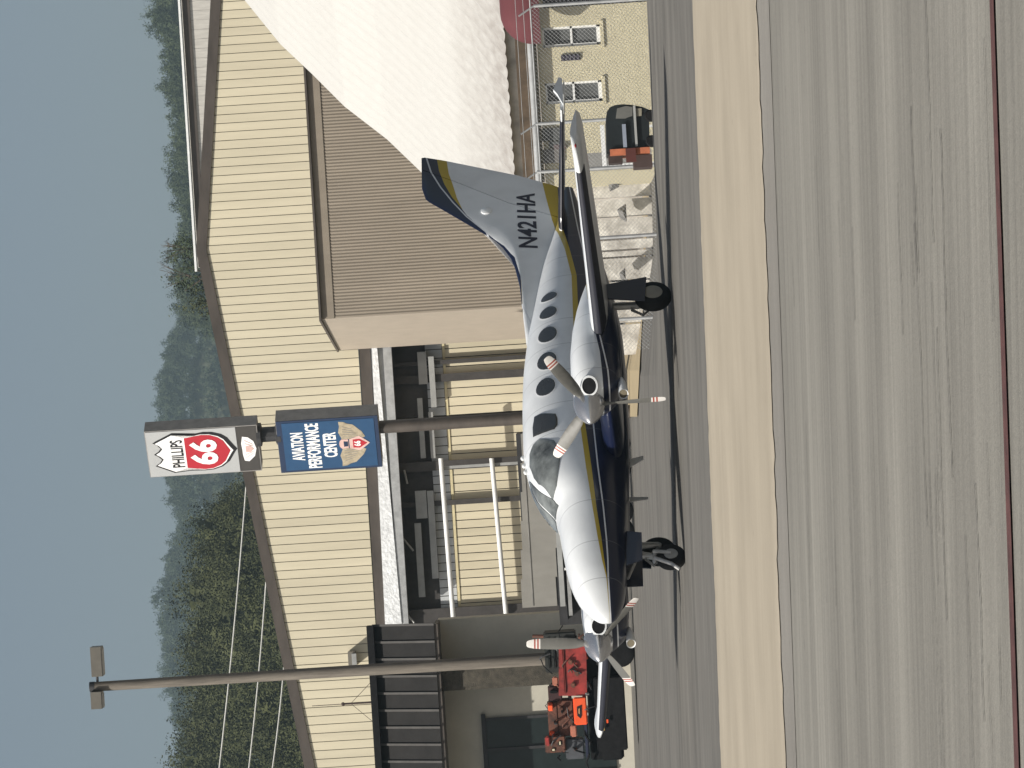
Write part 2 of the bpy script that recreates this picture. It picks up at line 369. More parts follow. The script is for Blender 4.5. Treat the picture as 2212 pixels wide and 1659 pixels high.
# building behind the hangar: its long eave shows over the right rake
BD = 165.
bb = thing('metal_shed', (14, BD, 0), 'grey metal shed whose straight white eave shows above the right slope of the brown gable', 'shed')
e0, e1 = P(420, 578, BD), P(399, -60, BD); ez = P(409, 300, BD).z
GM = M('grey_ribbed_roof', (.50, .48, .44), rough=.6, var=.2, scale=3, stretch=(3, 1, .4))
k = 0; xx = e0.x
wallm = MB().box(((e0.x+e1.x+8)/2, BD+6.2, ez/2), (e1.x+8-e0.x, 12, ez)).build('wall', GM, bb)
while xx < e1.x+1.5:
    MB().box((xx+.23, BD+.1, ez/2+3), (.45, .1, ez-6.1)).build('wall_panel', GM, bb); xx += .46
MB().box(((e0.x+e1.x+8)/2, BD-.1, ez+.06), (e1.x+8.4-e0.x, .3, .10)).build('eave_trim', WPAINT, bb)
MB().box(((e0.x+e1.x+8)/2, BD+.02, ez-.24), (e1.x+8-e0.x, .12, .36)).build('eave_shadow_band', BROWN, bb)  # brown band painted in as the shadow line below the white eave

# ------------------------------------------------------------------ taupe annex in front of the right half of the hangar
AD = 112.
an = thing('annex', (8, AD, 0), 'tall flat-roofed taupe metal annex standing in front of the hangar, behind the aircraft tail', 'building')
a_l = P(690, 690, AD); zt = (a_l.z + P(655, 190, AD).z)/2
xl, xr = a_l.x, a_l.x+16; rear = P(728, 757, HD-.3)
TAUPE = M('taupe_ribbed', (.255, .218, .172), rough=.7, var=.18, scale=1.2, stretch=(1, 1, .2)); TAUPE2 = M('taupe_smooth', (.39, .338, .276), rough=.7, var=.08, scale=1.5)
corr = MB(); prof = []; n = 150
for i in range(n*2+1):
    prof.append((xl + (xr-xl)*i/(2*n), AD - (.018 if i % 2 else 0)))
corr.add([(a, b, 0) for a, b in prof]+[(a, b, zt-.1) for a, b in prof], [(i, i+1, i+2+2*n, i+1+2*n) for i in range(2*n)])
corr.build('front_cladding', TAUPE, an)
lw = MB(); lw.prism([(xl, AD, 0), (rear.x, HD-.3, 0), (rear.x, HD-.3, zt-.1), (xl, AD, zt-.1)], (.15, 0.03, 0)); lw.build('side_wall', TAUPE2, an)
tr = MB(); tr.prism([(xl-.06, AD-.17, zt-.1), (xr, AD-.17, zt-.1), (xr, HD-.3, zt-.1), (rear.x-.06, HD-.3, zt-.1)], (0, 0, .07)); tr.build('roof_edge', BROWN, an)
MB().box(((xl+xr)/2, AD-.01, zt-.32), (xr-xl, .06, .4)).build('parapet_band', TAUPE, an)

# ------------------------------------------------------------------ white arched membrane building on the right
va = Vector((.70, -.714, 0)).normalized(); vb = Vector((-va.y, va.x, 0))
B0 = P(1128, 592, 95.)
def solve_b(dx, dy):
    d = ray(dx, dy); # point on the vertical plane through B0 along vb
    nrm = va; t = (B0-CAM).dot(nrm)/d.dot(nrm); p = CAM+d*t; return ((p-B0).dot(vb), p.z)
edge = [(1128, 592), (1060, 517), (913, 372), (838, 300), (746, 229), (675, 158), (607, 94), (531, 0)]
prf = [solve_b(*e) for e in edge]
s1 = (prf[-1][1]-prf[-3][1])/(prf[-1][0]-prf[-3][0]); b_, z_ = prf[-1]
for i in range(8):
    s1 *= .78; b_ += 1.2; z_ += 1.2*s1; prf.append((b_, z_))
ridge_b = prf[-1][0]
vt = thing('arched_hangar', (B0.x+6, B0.y, 0), 'big white ribbed arched hangar roof sweeping up to the right behind the fin', 'hangar')
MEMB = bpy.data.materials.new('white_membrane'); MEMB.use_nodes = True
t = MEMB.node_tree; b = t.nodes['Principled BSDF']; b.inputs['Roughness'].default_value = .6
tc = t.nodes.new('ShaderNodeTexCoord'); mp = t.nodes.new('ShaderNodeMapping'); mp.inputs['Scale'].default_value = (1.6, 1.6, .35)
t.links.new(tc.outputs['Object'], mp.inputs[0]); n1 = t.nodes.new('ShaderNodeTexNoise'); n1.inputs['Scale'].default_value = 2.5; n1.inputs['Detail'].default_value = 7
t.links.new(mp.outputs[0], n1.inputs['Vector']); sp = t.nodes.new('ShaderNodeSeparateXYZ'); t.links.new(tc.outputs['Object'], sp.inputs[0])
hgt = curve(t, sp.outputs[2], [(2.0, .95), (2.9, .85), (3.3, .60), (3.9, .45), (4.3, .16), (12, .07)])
dirt_or_dark = math_n(t, 'MULTIPLY', math_n(t, 'MULTIPLY', hgt, n1.outputs['Fac']), 1.8)
cm = t.nodes.new('ShaderNodeMix'); cm.data_type = 'RGBA'; t.links.new(dirt_or_dark, cm.inputs[0]); cm.inputs[6].default_value = (.50, .495, .47, 1); cm.inputs[7].default_value = (.30, .28, .26, 1); t.links.new(cm.outputs[2], b.inputs['Base Color'])
bandz = [prf[0][1], prf[2][1]-1.2, prf[3][1], prf[4][1]+.6, 99]
LEN = 16.; rib = .42; NR = int(LEN/rib)
def profile_fine():
    out = []
    for (b0, z0), (b1, z1) in zip(prf[:-1], prf[1:]):
        for i in range(3): out.append((b0+(b1-b0)*i/3, z0+(z1-z0)*i/3))
    out.append(prf[-1]); return out
pf = profile_fine()
for bi in range(4):
    bz = [min(range(len(pf)), key=lambda q: abs(pf[q][1]-zv)) for zv in bandz]; sub = pf[bz[bi]:bz[bi+1]+1]
    if bi == 3: sub = sub + [(2*ridge_b-p[0], p[1]) for p in sub[::-1][1:]]
    mbv = MB(); rows = []
    lift = 0
    for (bb_, zz) in sub:
        row = []
        for i in range(NR*4+1):
            a = LEN*i/(NR*4); off = (.032, .0, -.012, .0)[i % 4] + lift
            q = B0 + va*a + vb*(bb_-off*.6); row.append((q.x, q.y, zz+off*.8))
        rows.append(row)
    m_ = len(rows[0]); mbv.add([v for r in rows for v in r], [(j*m_+i, j*m_+i+1, (j+1)*m_+i+1, (j+1)*m_+i) for j in range(len(rows)-1) for i in range(m_-1)])
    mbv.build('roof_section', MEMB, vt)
bw = MB(); q0 = B0+vb*.25; q1 = B0+va*LEN+vb*.25
bw.prism([(q0.x, q0.y, -1), (q1.x, q1.y, -1), (q1.x, q1.y, B0.z+.05), (q0.x, q0.y, B0.z+.05)], vb*.2); bw.build('side_wall', M('weathered_wall', (.45, .42, .38), var=.4, scale=1.5), vt)
ew = MB(); pts = [(B0+vb*p[0]+va*.25) for p in prf]; 
poly = [(p.x, p.y, z) for p, (_, z) in zip(pts, prf)] + [((B0+vb*(2*ridge_b-p[0])+va*.25).x, (B0+vb*(2*ridge_b-p[0])+va*.25).y, p[1]) for p in prf[::-1][1:]]
e_ = B0+vb*(2*ridge_b)+va*.25; poly = [(B0.x+va.x*.25, B0.y+va.y*.25, -1)]+poly+[(e_.x, e_.y, -1)]
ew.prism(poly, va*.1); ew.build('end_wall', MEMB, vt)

# ------------------------------------------------------------------ two-part advertising sign on a pole
SD = 90.; AL = R(33)
base = P(830, 922, SD); sroot = thing('pylon_sign', (base.x, base.y, 0), 'two lit-box signs on one brown pole, red and white shield above a blue panel', 'sign')
sroot.rotation_euler = (0, 0, -AL); sroot['_local'] = 1
SIGNGREY = M('sign_grey_face', (.40, .41, .41), rough=.4, var=.05); SIGNSIDE = M('sign_can_brown', (.25, .24, .228), rough=.6, var=.25, scale=4)
SBLUE = M('sign_blue', (.022, .07, .155), rough=.35, var=.15, scale=2); SBLUED = M('sign_blue_frame', (.012, .028, .07), rough=.5)
SRED = M('sign_red', (.42, .022, .035), rough=.35, var=.1); SWHITE = M('sign_white', (.85, .85, .84), rough=.35, var=.04); SBLACK = M('sign_black', (.012, .012, .014), rough=.4)
SGOLD = M('sign_gold', (.40, .34, .24), rough=.5, var=.4, scale=7); SOFT = M('sign_soft_pink', (.62, .42, .38), rough=.5, var=.2, scale=8)
kS = SD/F
def zat(dx): return P(dx, 945, SD).z
u_t, u_b, l_t, l_b = zat(316), zat(559), zat(600), zat(821)
WU, TU, WL, TL, CX = 1.46, .46, 1.64, .52, -.26
cyU = -.2; cyL = -.2
def flat(name, pts, y, mat, parent, th=.006):
    """outline in the sign face: (x, z) pairs"""
    bm = bmesh.new(); vsq = [bm.verts.new((p[0], y, p[1])) for p in pts]; f = bm.faces.new(vsq)
    bmesh.ops.triangulate(bm, faces=[f]); ex = bmesh.ops.extrude_face_region(bm, geom=bm.faces[:])
    bmesh.ops.translate(bm, verts=[v for v in ex['geom'] if isinstance(v, bmesh.types.BMVert)], vec=(0, th, 0)); bmesh.ops.recalc_face_normals(bm, faces=bm.faces)
    me = bpy.data.meshes.new(name); bm.to_mesh(me); bm.free(); me.materials.append(mat)
    o = bpy.data.objects.new(name, me); COL.objects.link(o); o.parent = parent; return o
def text_mesh(body, shear=0, bold=.0):
    cu = bpy.data.curves.new('lettering', 'FONT'); cu.body = body; cu.size = 1; cu.extrude = .004; cu.shear = shear; cu.offset = bold; cu.resolution_u = 3
    ob = bpy.data.objects.new('lettering', cu); COL.objects.link(ob); dg = bpy.context.evaluated_depsgraph_get()
    me = bpy.data.meshes.new_from_object(ob.evaluated_get(dg)); bpy.data.objects.remove(ob); bpy.data.curves.remove(cu)
    return me
def fit_text(name, body, x0, x1, z0, z1, y, mat, parent, shear=0, bold=.012):
    me = text_mesh(body, shear, bold); co = np.empty(len(me.vertices)*3); me.vertices.foreach_get('co', co); co = co.reshape(-1, 3)
    mn, mx_ = co.min(0), co.max(0); o3 = np.empty_like(co)
    o3[:, 0] = x0+(co[:, 0]-mn[0])/(mx_[0]-mn[0])*(x1-x0); o3[:, 2] = z0+(co[:, 1]-mn[1])/(mx_[1]-mn[1])*(z1-z0); o3[:, 1] = y-co[:, 2]
    me.vertices.foreach_set('co', o3.ravel()); me.update(); me.materials.clear(); me.materials.append(mat); me.name = name
    o = bpy.data.objects.new(name, me); COL.objects.link(o); o.parent = parent; return o
MB().tube([(0, 0, zg(base.x, SD)-.2), (0, 0, l_b+.1)], .175, 14).build('pole', BROWN, sroot, smooth=True)
upc = MB().box((CX, cyU+.2, (u_t+u_b)/2), (WU, TU, u_t-u_b)).build('upper_box', SIGNSIDE, sroot)
yf = cyU+.2-TU/2
MB().box((CX, yf-.01, u_t-(u_t-u_b)*.408), (WU-.05, .018, (u_t-u_b)*.80)).build('grey_face', SIGNGREY, upc)
MB().box((CX, yf-.006, u_b+(u_t-u_b)*.098), (WU-.06, .014, (u_t-u_b)*.175)).build('dark_face', M('sign_dark_face', (.05, .046, .042), rough=.5), upc)
HU = u_t-u_b
def SU(u, v): return (CX+u*WU, u_t-v*HU)
half = [(.0, .062), (.05, .10), (.12, .128), (.20, .10), (.25, .062), (.32, .13), (.42, .225), (.385, .28), (.345, .335), (.375, .42), (.405, .50), (.395, .58), (.34, .66), (.26, .71), (.14, .745), (.04, .775), (0, .79)]
def shield(sc, dv=0, cv=.42):
    rgt = [(u*sc, cv+(v-cv)*sc+dv) for u, v in half]; return [SU(*p) for p in rgt] + [SU(-u, v) for u, v in rgt[1:-1][::-1]]
flat('shield_shadow', [(p[0]+.035, p[1]-.05) for p in shield(1.0)], yf-.024, SBLACK, upc)
flat('shield_outline', shield(1.0), yf-.030, SBLACK, upc); flat('shield_border', shield(.945), yf-.036, SWHITE, upc)
hr = [(0, .345), (.322, .345), (.35, .43), (.372, .50), (.36, .575), (.30, .645), (.22, .69), (.10, .72), (0, .745)]
flat('red_field', [SU(*p) for p in hr]+[SU(-u, v) for u, v in hr[1:-1][::-1]], yf-.042, SRED, upc)
fit_text('lettering', 'PHILLIPS', CX-.30*WU, CX+.29*WU, u_t-.325*HU, u_t-.215*HU, yf-.044, SBLACK, upc)
fit_text('numerals', '66', CX-.27*WU, CX+.27*WU, u_t-.63*HU, u_t-.385*HU, yf-.050, SWHITE, upc, bold=.035)
flat('small_emblem', [SU(*p) for p in [(-.02, .85), (.12, .845), (.27, .86), (.25, .91), (.16, .955), (0, .975), (-.16, .955), (-.27, .90), (-.25, .86), (-.12, .85)]], yf-.022, SWHITE, upc)
flat('small_emblem_shield', [SU(*p) for p in [(-.06, .88), (.06, .88), (.07, .92), (0, .955), (-.07, .92)]], yf-.03, SOFT, upc)
for u in (-.19, -.12, .12, .19): flat('feather_line', [SU(u-.006, .875), SU(u+.006, .875), SU(u*.5+.006, .945), SU(u*.5-.006, .945)], yf-.03, SOFT, upc)
MB().lathe((0, 0, l_t-.1), (0, 0, 1), [(0, .30), (.12, .30), (.16, .2), (u_b-l_t, .2), (u_b-l_t+.03, .32), (u_b-l_t+.14, .32)], 12).build('collar', DARK, sroot)
loc_ = MB().box((CX, cyL+.2, (l_t+l_b)/2), (WL, TL, l_t-l_b)).build('lower_box', SIGNSIDE, sroot); yl = cyL+.2-TL/2
MB().box((CX, yl-.012, (l_t+l_b)/2), (WL-.01, .02, l_t-l_b-.02)).build('face_frame', SBLUED, loc_)
MB().box((CX, yl-.026, (l_t+l_b)/2-.02), (WL-.14, .016, (l_t-l_b)*.90)).build('blue_face', SBLUE, loc_)
HL = l_t-l_b
for body, wv, v0, v1 in (('AVIATION', .27, .13, .255), ('PERFORMANCE', .43, .28, .415), ('CENTER', .24, .445, .575)):
    fit_text('lettering', body, CX-wv*WL, CX+wv*WL, l_t-v1*HL, l_t-v0*HL, yl-.038, SWHITE, loc_, bold=.03)
def SLp(u, v): return (CX+u*WL, l_t-v*HL)
wing_o = [(.09, .63), (.14, .62), (.22, .60), (.34, .615), (.43, .61), (.42, .66), (.38, .70), (.36, .75), (.29, .79), (.22, .83), (.12, .86), (.08, .80), (.10, .72)]
for sg in (1, -1):
    flat('crest_wing', [SLp(sg*u, v) for u, v in wing_o], yl-.040, SGOLD, loc_)
    for k in range(5): flat('feather_line', [SLp(sg*(.13+.05*k), .64), SLp(sg*(.138+.05*k), .64), SLp(sg*(.112+.042*k), .81-.02*k), SLp(sg*(.104+.042*k), .81-.02*k)], yl-.046, SIGNSIDE, loc_)
flat('crest_backing', [SLp(*p) for p in [(-.085, .70), (.085, .70), (.14, .80), (.06, .86), (0, .90), (-.06, .86), (-.14, .80)]], yl-.047, SOFT, loc_)
flat('crest_shield', [SLp(*p) for p in [(-.075, .735), (.075, .735), (.085, .80), (0, .875), (-.085, .80)]], yl-.053, SRED, loc_)
flat('crest_head', [SLp(*p) for p in [(-.09, .625), (-.05, .605), (0, .60), (.05, .605), (.09, .625), (.085, .69), (-.085, .69)]], yl-.047, SOFT, loc_)
flat('crest_dark', [SLp(*p) for p in [(-.05, .645), (.05, .645), (.045, .685), (-.045, .685)]], yl-.053, SBLUED, loc_)
fit_text('numerals', '66', CX-.05*WL, CX+.05*WL, l_t-.81*HL, l_t-.745*HL, yl-.056, SWHITE, loc_, bold=.03)

# ------------------------------------------------------------------ light pole on the left
LD = 104.
p0 = P(1300, 1414, LD); ptop = P(203, 1480, LD); xp = (P(600, 1459, LD)).x
lp = thing('light_pole', (xp, LD, zg(xp, LD)), 'tall weathered light pole with two flat box lamps in a T at its top', 'light pole')
WOOD = M('weathered_pole', (.16, .14, .115), rough=.8, var=.4, scale=3, stretch=(3, 3, .3))
MB().tube([(xp, LD, zg(xp, LD)-.3), (xp, LD, ptop.z)], [.205, .15], 14).build('pole', WOOD, lp, smooth=True)
MB().tube([(xp, LD, ptop.z-.02), (xp, LD, ptop.z+.13)], .16, 12).build('pole_cap', DARK, lp, smooth=True)
LB = M('lamp_bronze', (.13, .12, .10), rough=.5, var=.2)
for (y0, y1) in ((1398, 1462), (1495, 1532)):
    m_ = MB(); bxw(m_, 196, 219, y0, y1, LD-.3, .6); o = m_.build('lamp_head', LB, lp)
    m2 = MB(); bxw(m2, 219.5, 221, y0+3, y1-3, LD-.25, .5); m2.build('lens', PALE, o)
    MB().tube([P(208, (y0+y1)/2, LD), (xp, LD, P(208, (y0+y1)/2, LD).z)], .04, 8).build('lamp_arm', DARK, lp)

# ------------------------------------------------------------------ low shed with dark ribbed mansard (left)
MD = 109.
ms = thing('low_shed', (P(900, 1550, MD).x, MD, 0), 'low grey shed with a dark ribbed mansard roof at the left end of the hangar', 'shed')
MANS = M('dark_ribbed_metal', (.016, .015, .0145), rough=.75, spec=.2, var=.3, scale=2); MRIB = M('mansard_rib', (.055, .051, .047), rough=.7, var=.3)
xm1 = P(880, 1352, MD).x; zt_ = P(812, 1480, MD+1.2).z; zb_ = P(945, 1480, MD).z; xx = xm1
MB().prism([(-16, MD+.1, zb_), (xm1, MD+.1, zb_), (xm1, MD+1.3, zt_), (-16, MD+1.3, zt_)], (0, .1, -.02)).build('roof_deck', MANS, ms)
while xx > -14:
    x2 = xx-.55
    MB().prism([(x2+.02, MD, zb_), (xx-.02, MD, zb_), (xx-.02, MD+1.2, zt_), (x2+.02, MD+1.2, zt_)], (0, .05, 0)).build('roof_panel', MANS, ms)
    MB().prism([(xx-.035, MD-.07, zb_), (xx+.035, MD-.07, zb_), (xx+.035, MD+1.13, zt_), (xx-.035, MD+1.13, zt_)], (0, .06, 0)).build('roof_rib', MRIB, ms)
    xx = x2
MB().box(((-16+xm1)/2, MD+1.1, zt_+.06), (16+xm1, .5, .22)).build('roof_edge', BLACK, ms)
MB().box(((-16+xm1)/2, MD+1.0, zb_-.06), (16+xm1, 1.9, .12)).build('soffit', BROWN, ms)
GWALL = M('grey_shed_wall', (.50, .475, .40), rough=.8, var=.12, scale=1.2)
MB().box(((-16+xm1)/2, MD+2.4, zb_/2), (16+xm1, 1.0, zb_-.1)).build('wall', GWALL, ms)
m_ = MB(); bxw(m_, 945, 1330, 1420, 1482, MD+.5, .9); m_.build('stone_column', M('dark_stone', (.075, .066, .05), rough=.9, var=.55, scale=5, bump=.8), ms)
m_ = MB(); bxw(m_, 1045, 1330, 1545, 1680, MD+1.85, .2); dr = m_.build('door', M('dark_green_door', (.012, .02, .02), rough=.35, var=.3), ms)
for dyv in (1546, 1612, 1672):
    m_ = MB(); bxw(m_, 1045, 1330, dyv-3, dyv+3, MD+1.78, .07); m_.build('door_frame', DARK, dr)
m_ = MB(); bxw(m_, 1043, 1052, 1543, 1680, MD+1.76, .09); m_.build('door_frame', DARK, dr)
m_ = MB(); bxw(m_, 1188, 1330, 1540, 1546, MD+1.7, .1); m_.build('downpipe', PALE, ms)
# whip antenna with guy wires on the shed roof
ant = MB(); ab = P(818, 1516, MD+1.2); at_ = P(741, 1520, MD+1.2)
ant.tube([(ab.x, ab.y, ab.z), (ab.x, at_.y, at_.z)], .035, 6); ant.tube([(ab.x, at_.y, at_.z), (ab.x, at_.y, at_.z+1.0)], .012, 5); ant.sphere((ab.x, at_.y, at_.z), .06, 6)
for s_ in (-1, 1): ant.tube([(ab.x, at_.y, at_.z-.25), (ab.x+.75*s_, ab.y, ab.z+.1)], .008, 4)
tag(ant.build('whip_antenna', M('rusty_mast', (.05, .03, .025), rough=.7)), 'thin whip antenna with two guy wires standing on the dark ribbed roof', 'antenna')

# ------------------------------------------------------------------ wires behind the hangar
WIRE = M('sunlit_cable', (.55, .55, .52), rough=.5)
for a, b, lab in (((462, 1690), (526, 1040), 'uppermost of the three pale power cables crossing the wooded hill'), ((526, 1690), (572, 1200), 'middle one of the three pale power cables crossing the wooded hill'), ((576, 1690), (612, 1370), 'lowest of the three pale power cables crossing the wooded hill')):
    p, q = P(*a, 166), P(*b, 166); p = p + (p-q)*.5; q2 = q+(q-p)*.25
    pts = [p.lerp(q2, i/12) - Vector((0, 0, .25*math.sin(math.pi*i/12))) for i in range(13)]
    tag(MB().tube(pts, .035, 5).build('power_cable', WIRE), lab, 'cable', 'power cables')

# ------------------------------------------------------------------ the aircraft (local axes: x forward, y to its left, z up)
TH = R(49)
ax = Vector((-math.cos(TH), -math.sin(TH), 0)); ay = Vector((math.sin(TH), -math.cos(TH), -.0132)).normalized(); az = ax.cross(ay).normalized()
O = Vector((-.84, 54.49, .0147))
pl = thing('airplane', (0, 0, 0), 'white twin-propeller airplane with navy belly and yellow stripe parked on the apron', 'airplane')
pl.matrix_world = Matrix(((ax.x, ay.x, az.x, O.x), (ax.y, ay.y, az.y, O.y), (ax.z, ay.z, az.z, O.z), (0, 0, 0, 1))); pl['_local'] = 1
ST = [(4.30,1.30,1.27,1.285,.02),(4.25,1.40,1.17,1.28,.10),(4.10,1.53,1.07,1.28,.215),(3.72,1.72,.97,1.30,.40),(3.21,1.83,.91,1.32,.53),(2.59,1.89,.86,1.34,.62),(2.10,1.94,.82,1.36,.67),(1.57,2.22,.79,1.42,.70),(1.08,2.35,.76,1.46,.71),(.5,2.41,.73,1.5,.715),(-.3,2.40,.70,1.5,.715),(-1.2,2.36,.68,1.5,.71),(-2.06,2.27,.69,1.48,.68),(-3.0,2.12,.76,1.46,.58),(-4.0,1.95,.9,1.44,.44),(-5.2,1.68,1.14,1.42,.24),(-6.3,1.52,1.33,1.43,.06)]
SA = np.array(ST)[::-1]
def _pchip(xs, ys, x):
    """monotone cubic so that the outline stays smooth and does not overshoot"""
    i = int(np.clip(np.searchsorted(xs, x)-1, 0, len(xs)-2)); h = np.diff(xs); d = np.diff(ys)/h
    def sl(k):
        if k == 0: return d[0]
        if k == len(xs)-1: return d[-1]
        if d[k-1]*d[k] <= 0: return 0.
        w1, w2 = 2*h[k]+h[k-1], h[k]+2*h[k-1]; return (w1+w2)/(w1/d[k-1]+w2/d[k])
    t_ = (x-xs[i])/h[i]; a, c = sl(i), sl(i+1)
    return ((2*t_**3-3*t_**2+1)*ys[i] + (t_**3-2*t_**2+t_)*h[i]*a + (-2*t_**3+3*t_**2)*ys[i+1] + (t_**3-t_**2)*h[i]*c)
def sec(x): return [_pchip(SA[:, 0], SA[:, i], x) for i in (1, 2, 3, 4)]
NE = 2.3
def hw(x, z):
    zt_, zb_, zc, w_ = sec(x); t_ = (z-zc)/((zt_-zc) if z > zc else (zc-zb_)); t_ = min(.999, max(-.999, t_))
    return w_*(1-abs(t_)**NE)**(1/NE)
def fstripe(t, x, y, z, mix):
    ym = [(4.3, 1.235), (3.75, 1.25), (3.45, 1.30), (3.07, 1.34), (2.46, 1.39), (1.6, 1.45), (.56, 1.50), (-1, 1.51), (-3.28, 1.47), (-4.15, 1.55), (-4.8, 1.65), (-5.4, 1.76), (-6.4, 1.86)]
    yb = [(4.3, 1.23), (3.75, 1.238), (3.45, 1.265), (3.07, 1.285), (2.46, 1.33), (1.6, 1.365), (.56, 1.42), (-1, 1.42), (-3.28, 1.385), (-4.15, 1.47), (-4.8, 1.55), (-5.4, 1.59), (-6.4, 1.58)]
    ln = [(4.3, 1.222), (3.75, 1.222), (3.45, 1.21), (3.07, 1.21), (2.46, 1.225), (1.6, 1.265), (.56, 1.29), (-1, 1.28), (-3.28, 1.22), (-4.15, 1.25), (-4.8, 1.30), (-6.4, 1.4)]
    mix(math_n(t, 'LESS_THAN', z, curve(t, x, ym)), YEL); mix(math_n(t, 'LESS_THAN', z, curve(t, x, yb)), NAVY)
    l = curve(t, x, ln); a_ = math_n(t, 'LESS_THAN', math_n(t, 'ABSOLUTE', math_n(t, 'SUBTRACT', z, l)), .011); mix(a_, (.70, .72, .74))
PF = paint('fuselage_paint', fstripe, (3.75, 3.1, 2.3, .05, .72, -.72, -1.37, -2.03, -3.3, -3.9, -4.6, -5.3))
def ffin(t, x, y, z, mix):
    # thresholds of x as functions of z; navy ahead of them
    base_top = [(-7, 1.86), (-6.54, 1.86), (-5.97, 1.80), (-5.39, 1.73), (-5.0, 1.66), (-1, 1.62)]
    mix(math_n(t, 'LESS_THAN', z, curve(t, x, base_top)), YEL)
    mix(math_n(t, 'LESS_THAN', z, curve(t, x, [(-7, 1.6), (-1, 1.58)])), NAVY)
    yl_ = [(-7.6, 3.53), (-7.27, 3.51), (-6.89, 3.48), (-6.53, 3.41), (-6.17, 3.35), (-5.77, 3.24), (-5.35, 3.0), (-5.2, 2.9), (-4.45, 2.40), (-3.8, 2.31), (-2.0, 2.30)]
    nv = [(-7.6, 3.68), (-7.33, 3.68), (-6.99, 3.65), (-6.58, 3.56), (-6.22, 3.44), (-5.93, 3.30), (-5.69, 3.19), (-5.21, 2.88), (-4.8, 2.57), (-4.45, 2.40), (-3.9, 2.315), (-2.0, 2.30)]
    mix(math_n(t, 'GREATER_THAN', z, curve(t, x, yl_)), YEL); mix(math_n(t, 'GREATER_THAN', z, curve(t, x, nv)), NAVY)
    wl_ = [(-7.5, 3.89), (-7.43, 3.87), (-6.96, 3.79), (-6.51, 3.63), (-6.06, 3.42), (-5.65, 3.19), (-5.2, 2.86), (-2, 2.0)]
    mix(math_n(t, 'LESS_THAN', math_n(t, 'ABSOLUTE', math_n(t, 'SUBTRACT', z, curve(t, x, wl_))), .014), (.55, .57, .6))
PFIN = paint('fin_paint', ffin)
def fnac(t, x, y, z, mix):
    mix(math_n(t, 'LESS_THAN', z, curve(t, x, [(-.7, 1.12), (0, 1.24), (.93, 1.235), (1.55, 1.17), (2.59, 1.14)])), NAVY)
    mix(math_n(t, 'LESS_THAN', math_n(t, 'ABSOLUTE', math_n(t, 'SUBTRACT', z, curve(t, x, [(-.7, 1.05), (0, 1.18), (.93, 1.18), (1.91, 1.07), (2.78, 1.03)]))), .011), (.75, .76, .78))
    mix(math_n(t, 'MULTIPLY', math_n(t, 'LESS_THAN', x, .15), math_n(t, 'MULTIPLY', math_n(t, 'GREATER_THAN', z, curve(t, x, [(-.7, 1.14), (0.2, 1.26)])), math_n(t, 'LESS_THAN', z, curve(t, x, [(-.7, 1.3), (.2, 1.29)])))), YEL)
PN = paint('nacelle_paint', fnac, (1.9, 1.35, .6))
PW = paint('wing_paint', lambda t, x, y, z, mix: mix(math_n(t, 'LESS_THAN', math_n(t, 'ABSOLUTE', y), 1.75), NAVY))
PTAIL = paint('tail_paint', lambda t, x, y, z, mix: None)
NAVYP = M('navy_paint', NAVY, rough=.3, var=.2, scale=2, coat=.3)
BOOT = M('black_deice_boot', (.012, .013, .022), rough=.5, var=.2); TYRE = M('aircraft_tyre', (.012, .012, .012), rough=.85, var=.5, scale=8)
STRUT = M('strut_steel', (.42, .42, .41), rough=.35, metal=.4, var=.3, scale=6); HUB = M('wheel_hub', (.36, .33, .27), rough=.5, var=.2)
GLS = glass('cabin_glass', (.038, .040, .040), .12); COCK = M('cockpit_glass', (.26, .28, .275), rough=.05, var=.2, scale=1.5, spec=.8, dirt_or_dark=(.018, .02, .02))  # cockpit colour mottled light and dark to imitate reflections in the glass
PGREY = M('prop_grey', (.125, .123, .112), rough=.5, var=.15); PWH = M('prop_white', (.62, .60, .57), rough=.5); PRED = M('prop_red', (.30, .055, .035), rough=.5)
SPIN = M('polished_spinner', (.62, .62, .63), rough=.22, metal=.85, var=.08)
# fuselage
mb = MB(); rings = []; NA = 72
stx = sorted(set([4.30, 4.28, 4.25, 4.2, 4.1, 3.95, 3.8, 3.6] + [4.3-.7-.07*i for i in range(1, 142)] + [-6.3]), reverse=True)
for x in stx:
    if x < -6.3: continue
    zt_, zb_, zc, w_ = sec(x); ring = []
    for k in range(NA):
        p_ = 2*math.pi*k/NA; c, s_ = math.cos(p_), math.sin(p_)
        yy = w_*math.copysign(abs(c)**(2/NE), c); hh = (zt_-zc) if s_ > 0 else (zc-zb_)
        ring.append((x, yy, zc+hh*math.copysign(abs(s_)**(2/NE), s_)))
    rings.append(ring)
mb.loft(rings); fus = mb.build('fuselage', PF, pl, smooth=True, auto=60)
def surf_patch(name, pts, mat, parent, sg=1, off=.008, rows=9, mid=None):
    """glass laid on the fuselage side: outline in (x, z)"""
    pts = [(a[0]+(b[0]-a[0])*i/5, a[1]+(b[1]-a[1])*i/5) for a, b in zip(pts, pts[1:]+pts[:1]) for i in range(5)]
    cx = sum(p[0] for p in pts)/len(pts); cz = sum(p[1] for p in pts)/len(pts); v = []; n = len(pts); fs = []
    for r in range(1, rows+1):
        k = r/rows
        for (x, z) in pts:
            xx, zz = cx+(x-cx)*k, cz+(z-cz)*k; v.append((xx, sg*(hw(xx, zz)+(off if r < rows else off*.4)), zz))
    v.append((cx, sg*(hw(cx, cz)+off), cz)); c = len(v)-1
    for i in range(n): fs.append((c, i, (i+1) % n))
    for r in range(rows-1):
        for i in range(n): a, b = r*n+i, r*n+(i+1) % n; fs.append((a, a+n, b+n, b))
    return MB().add(v, fs).build(name, mat, parent, smooth=True, auto=70)
def oval(cx, cz, a, b, tilt=.18, n=18):
    return [(cx+a*math.cos(t_)+tilt*b*math.sin(t_)*-.35, cz+b*math.sin(t_)) for t_ in [2*math.pi*i/n for i in range(n)]]
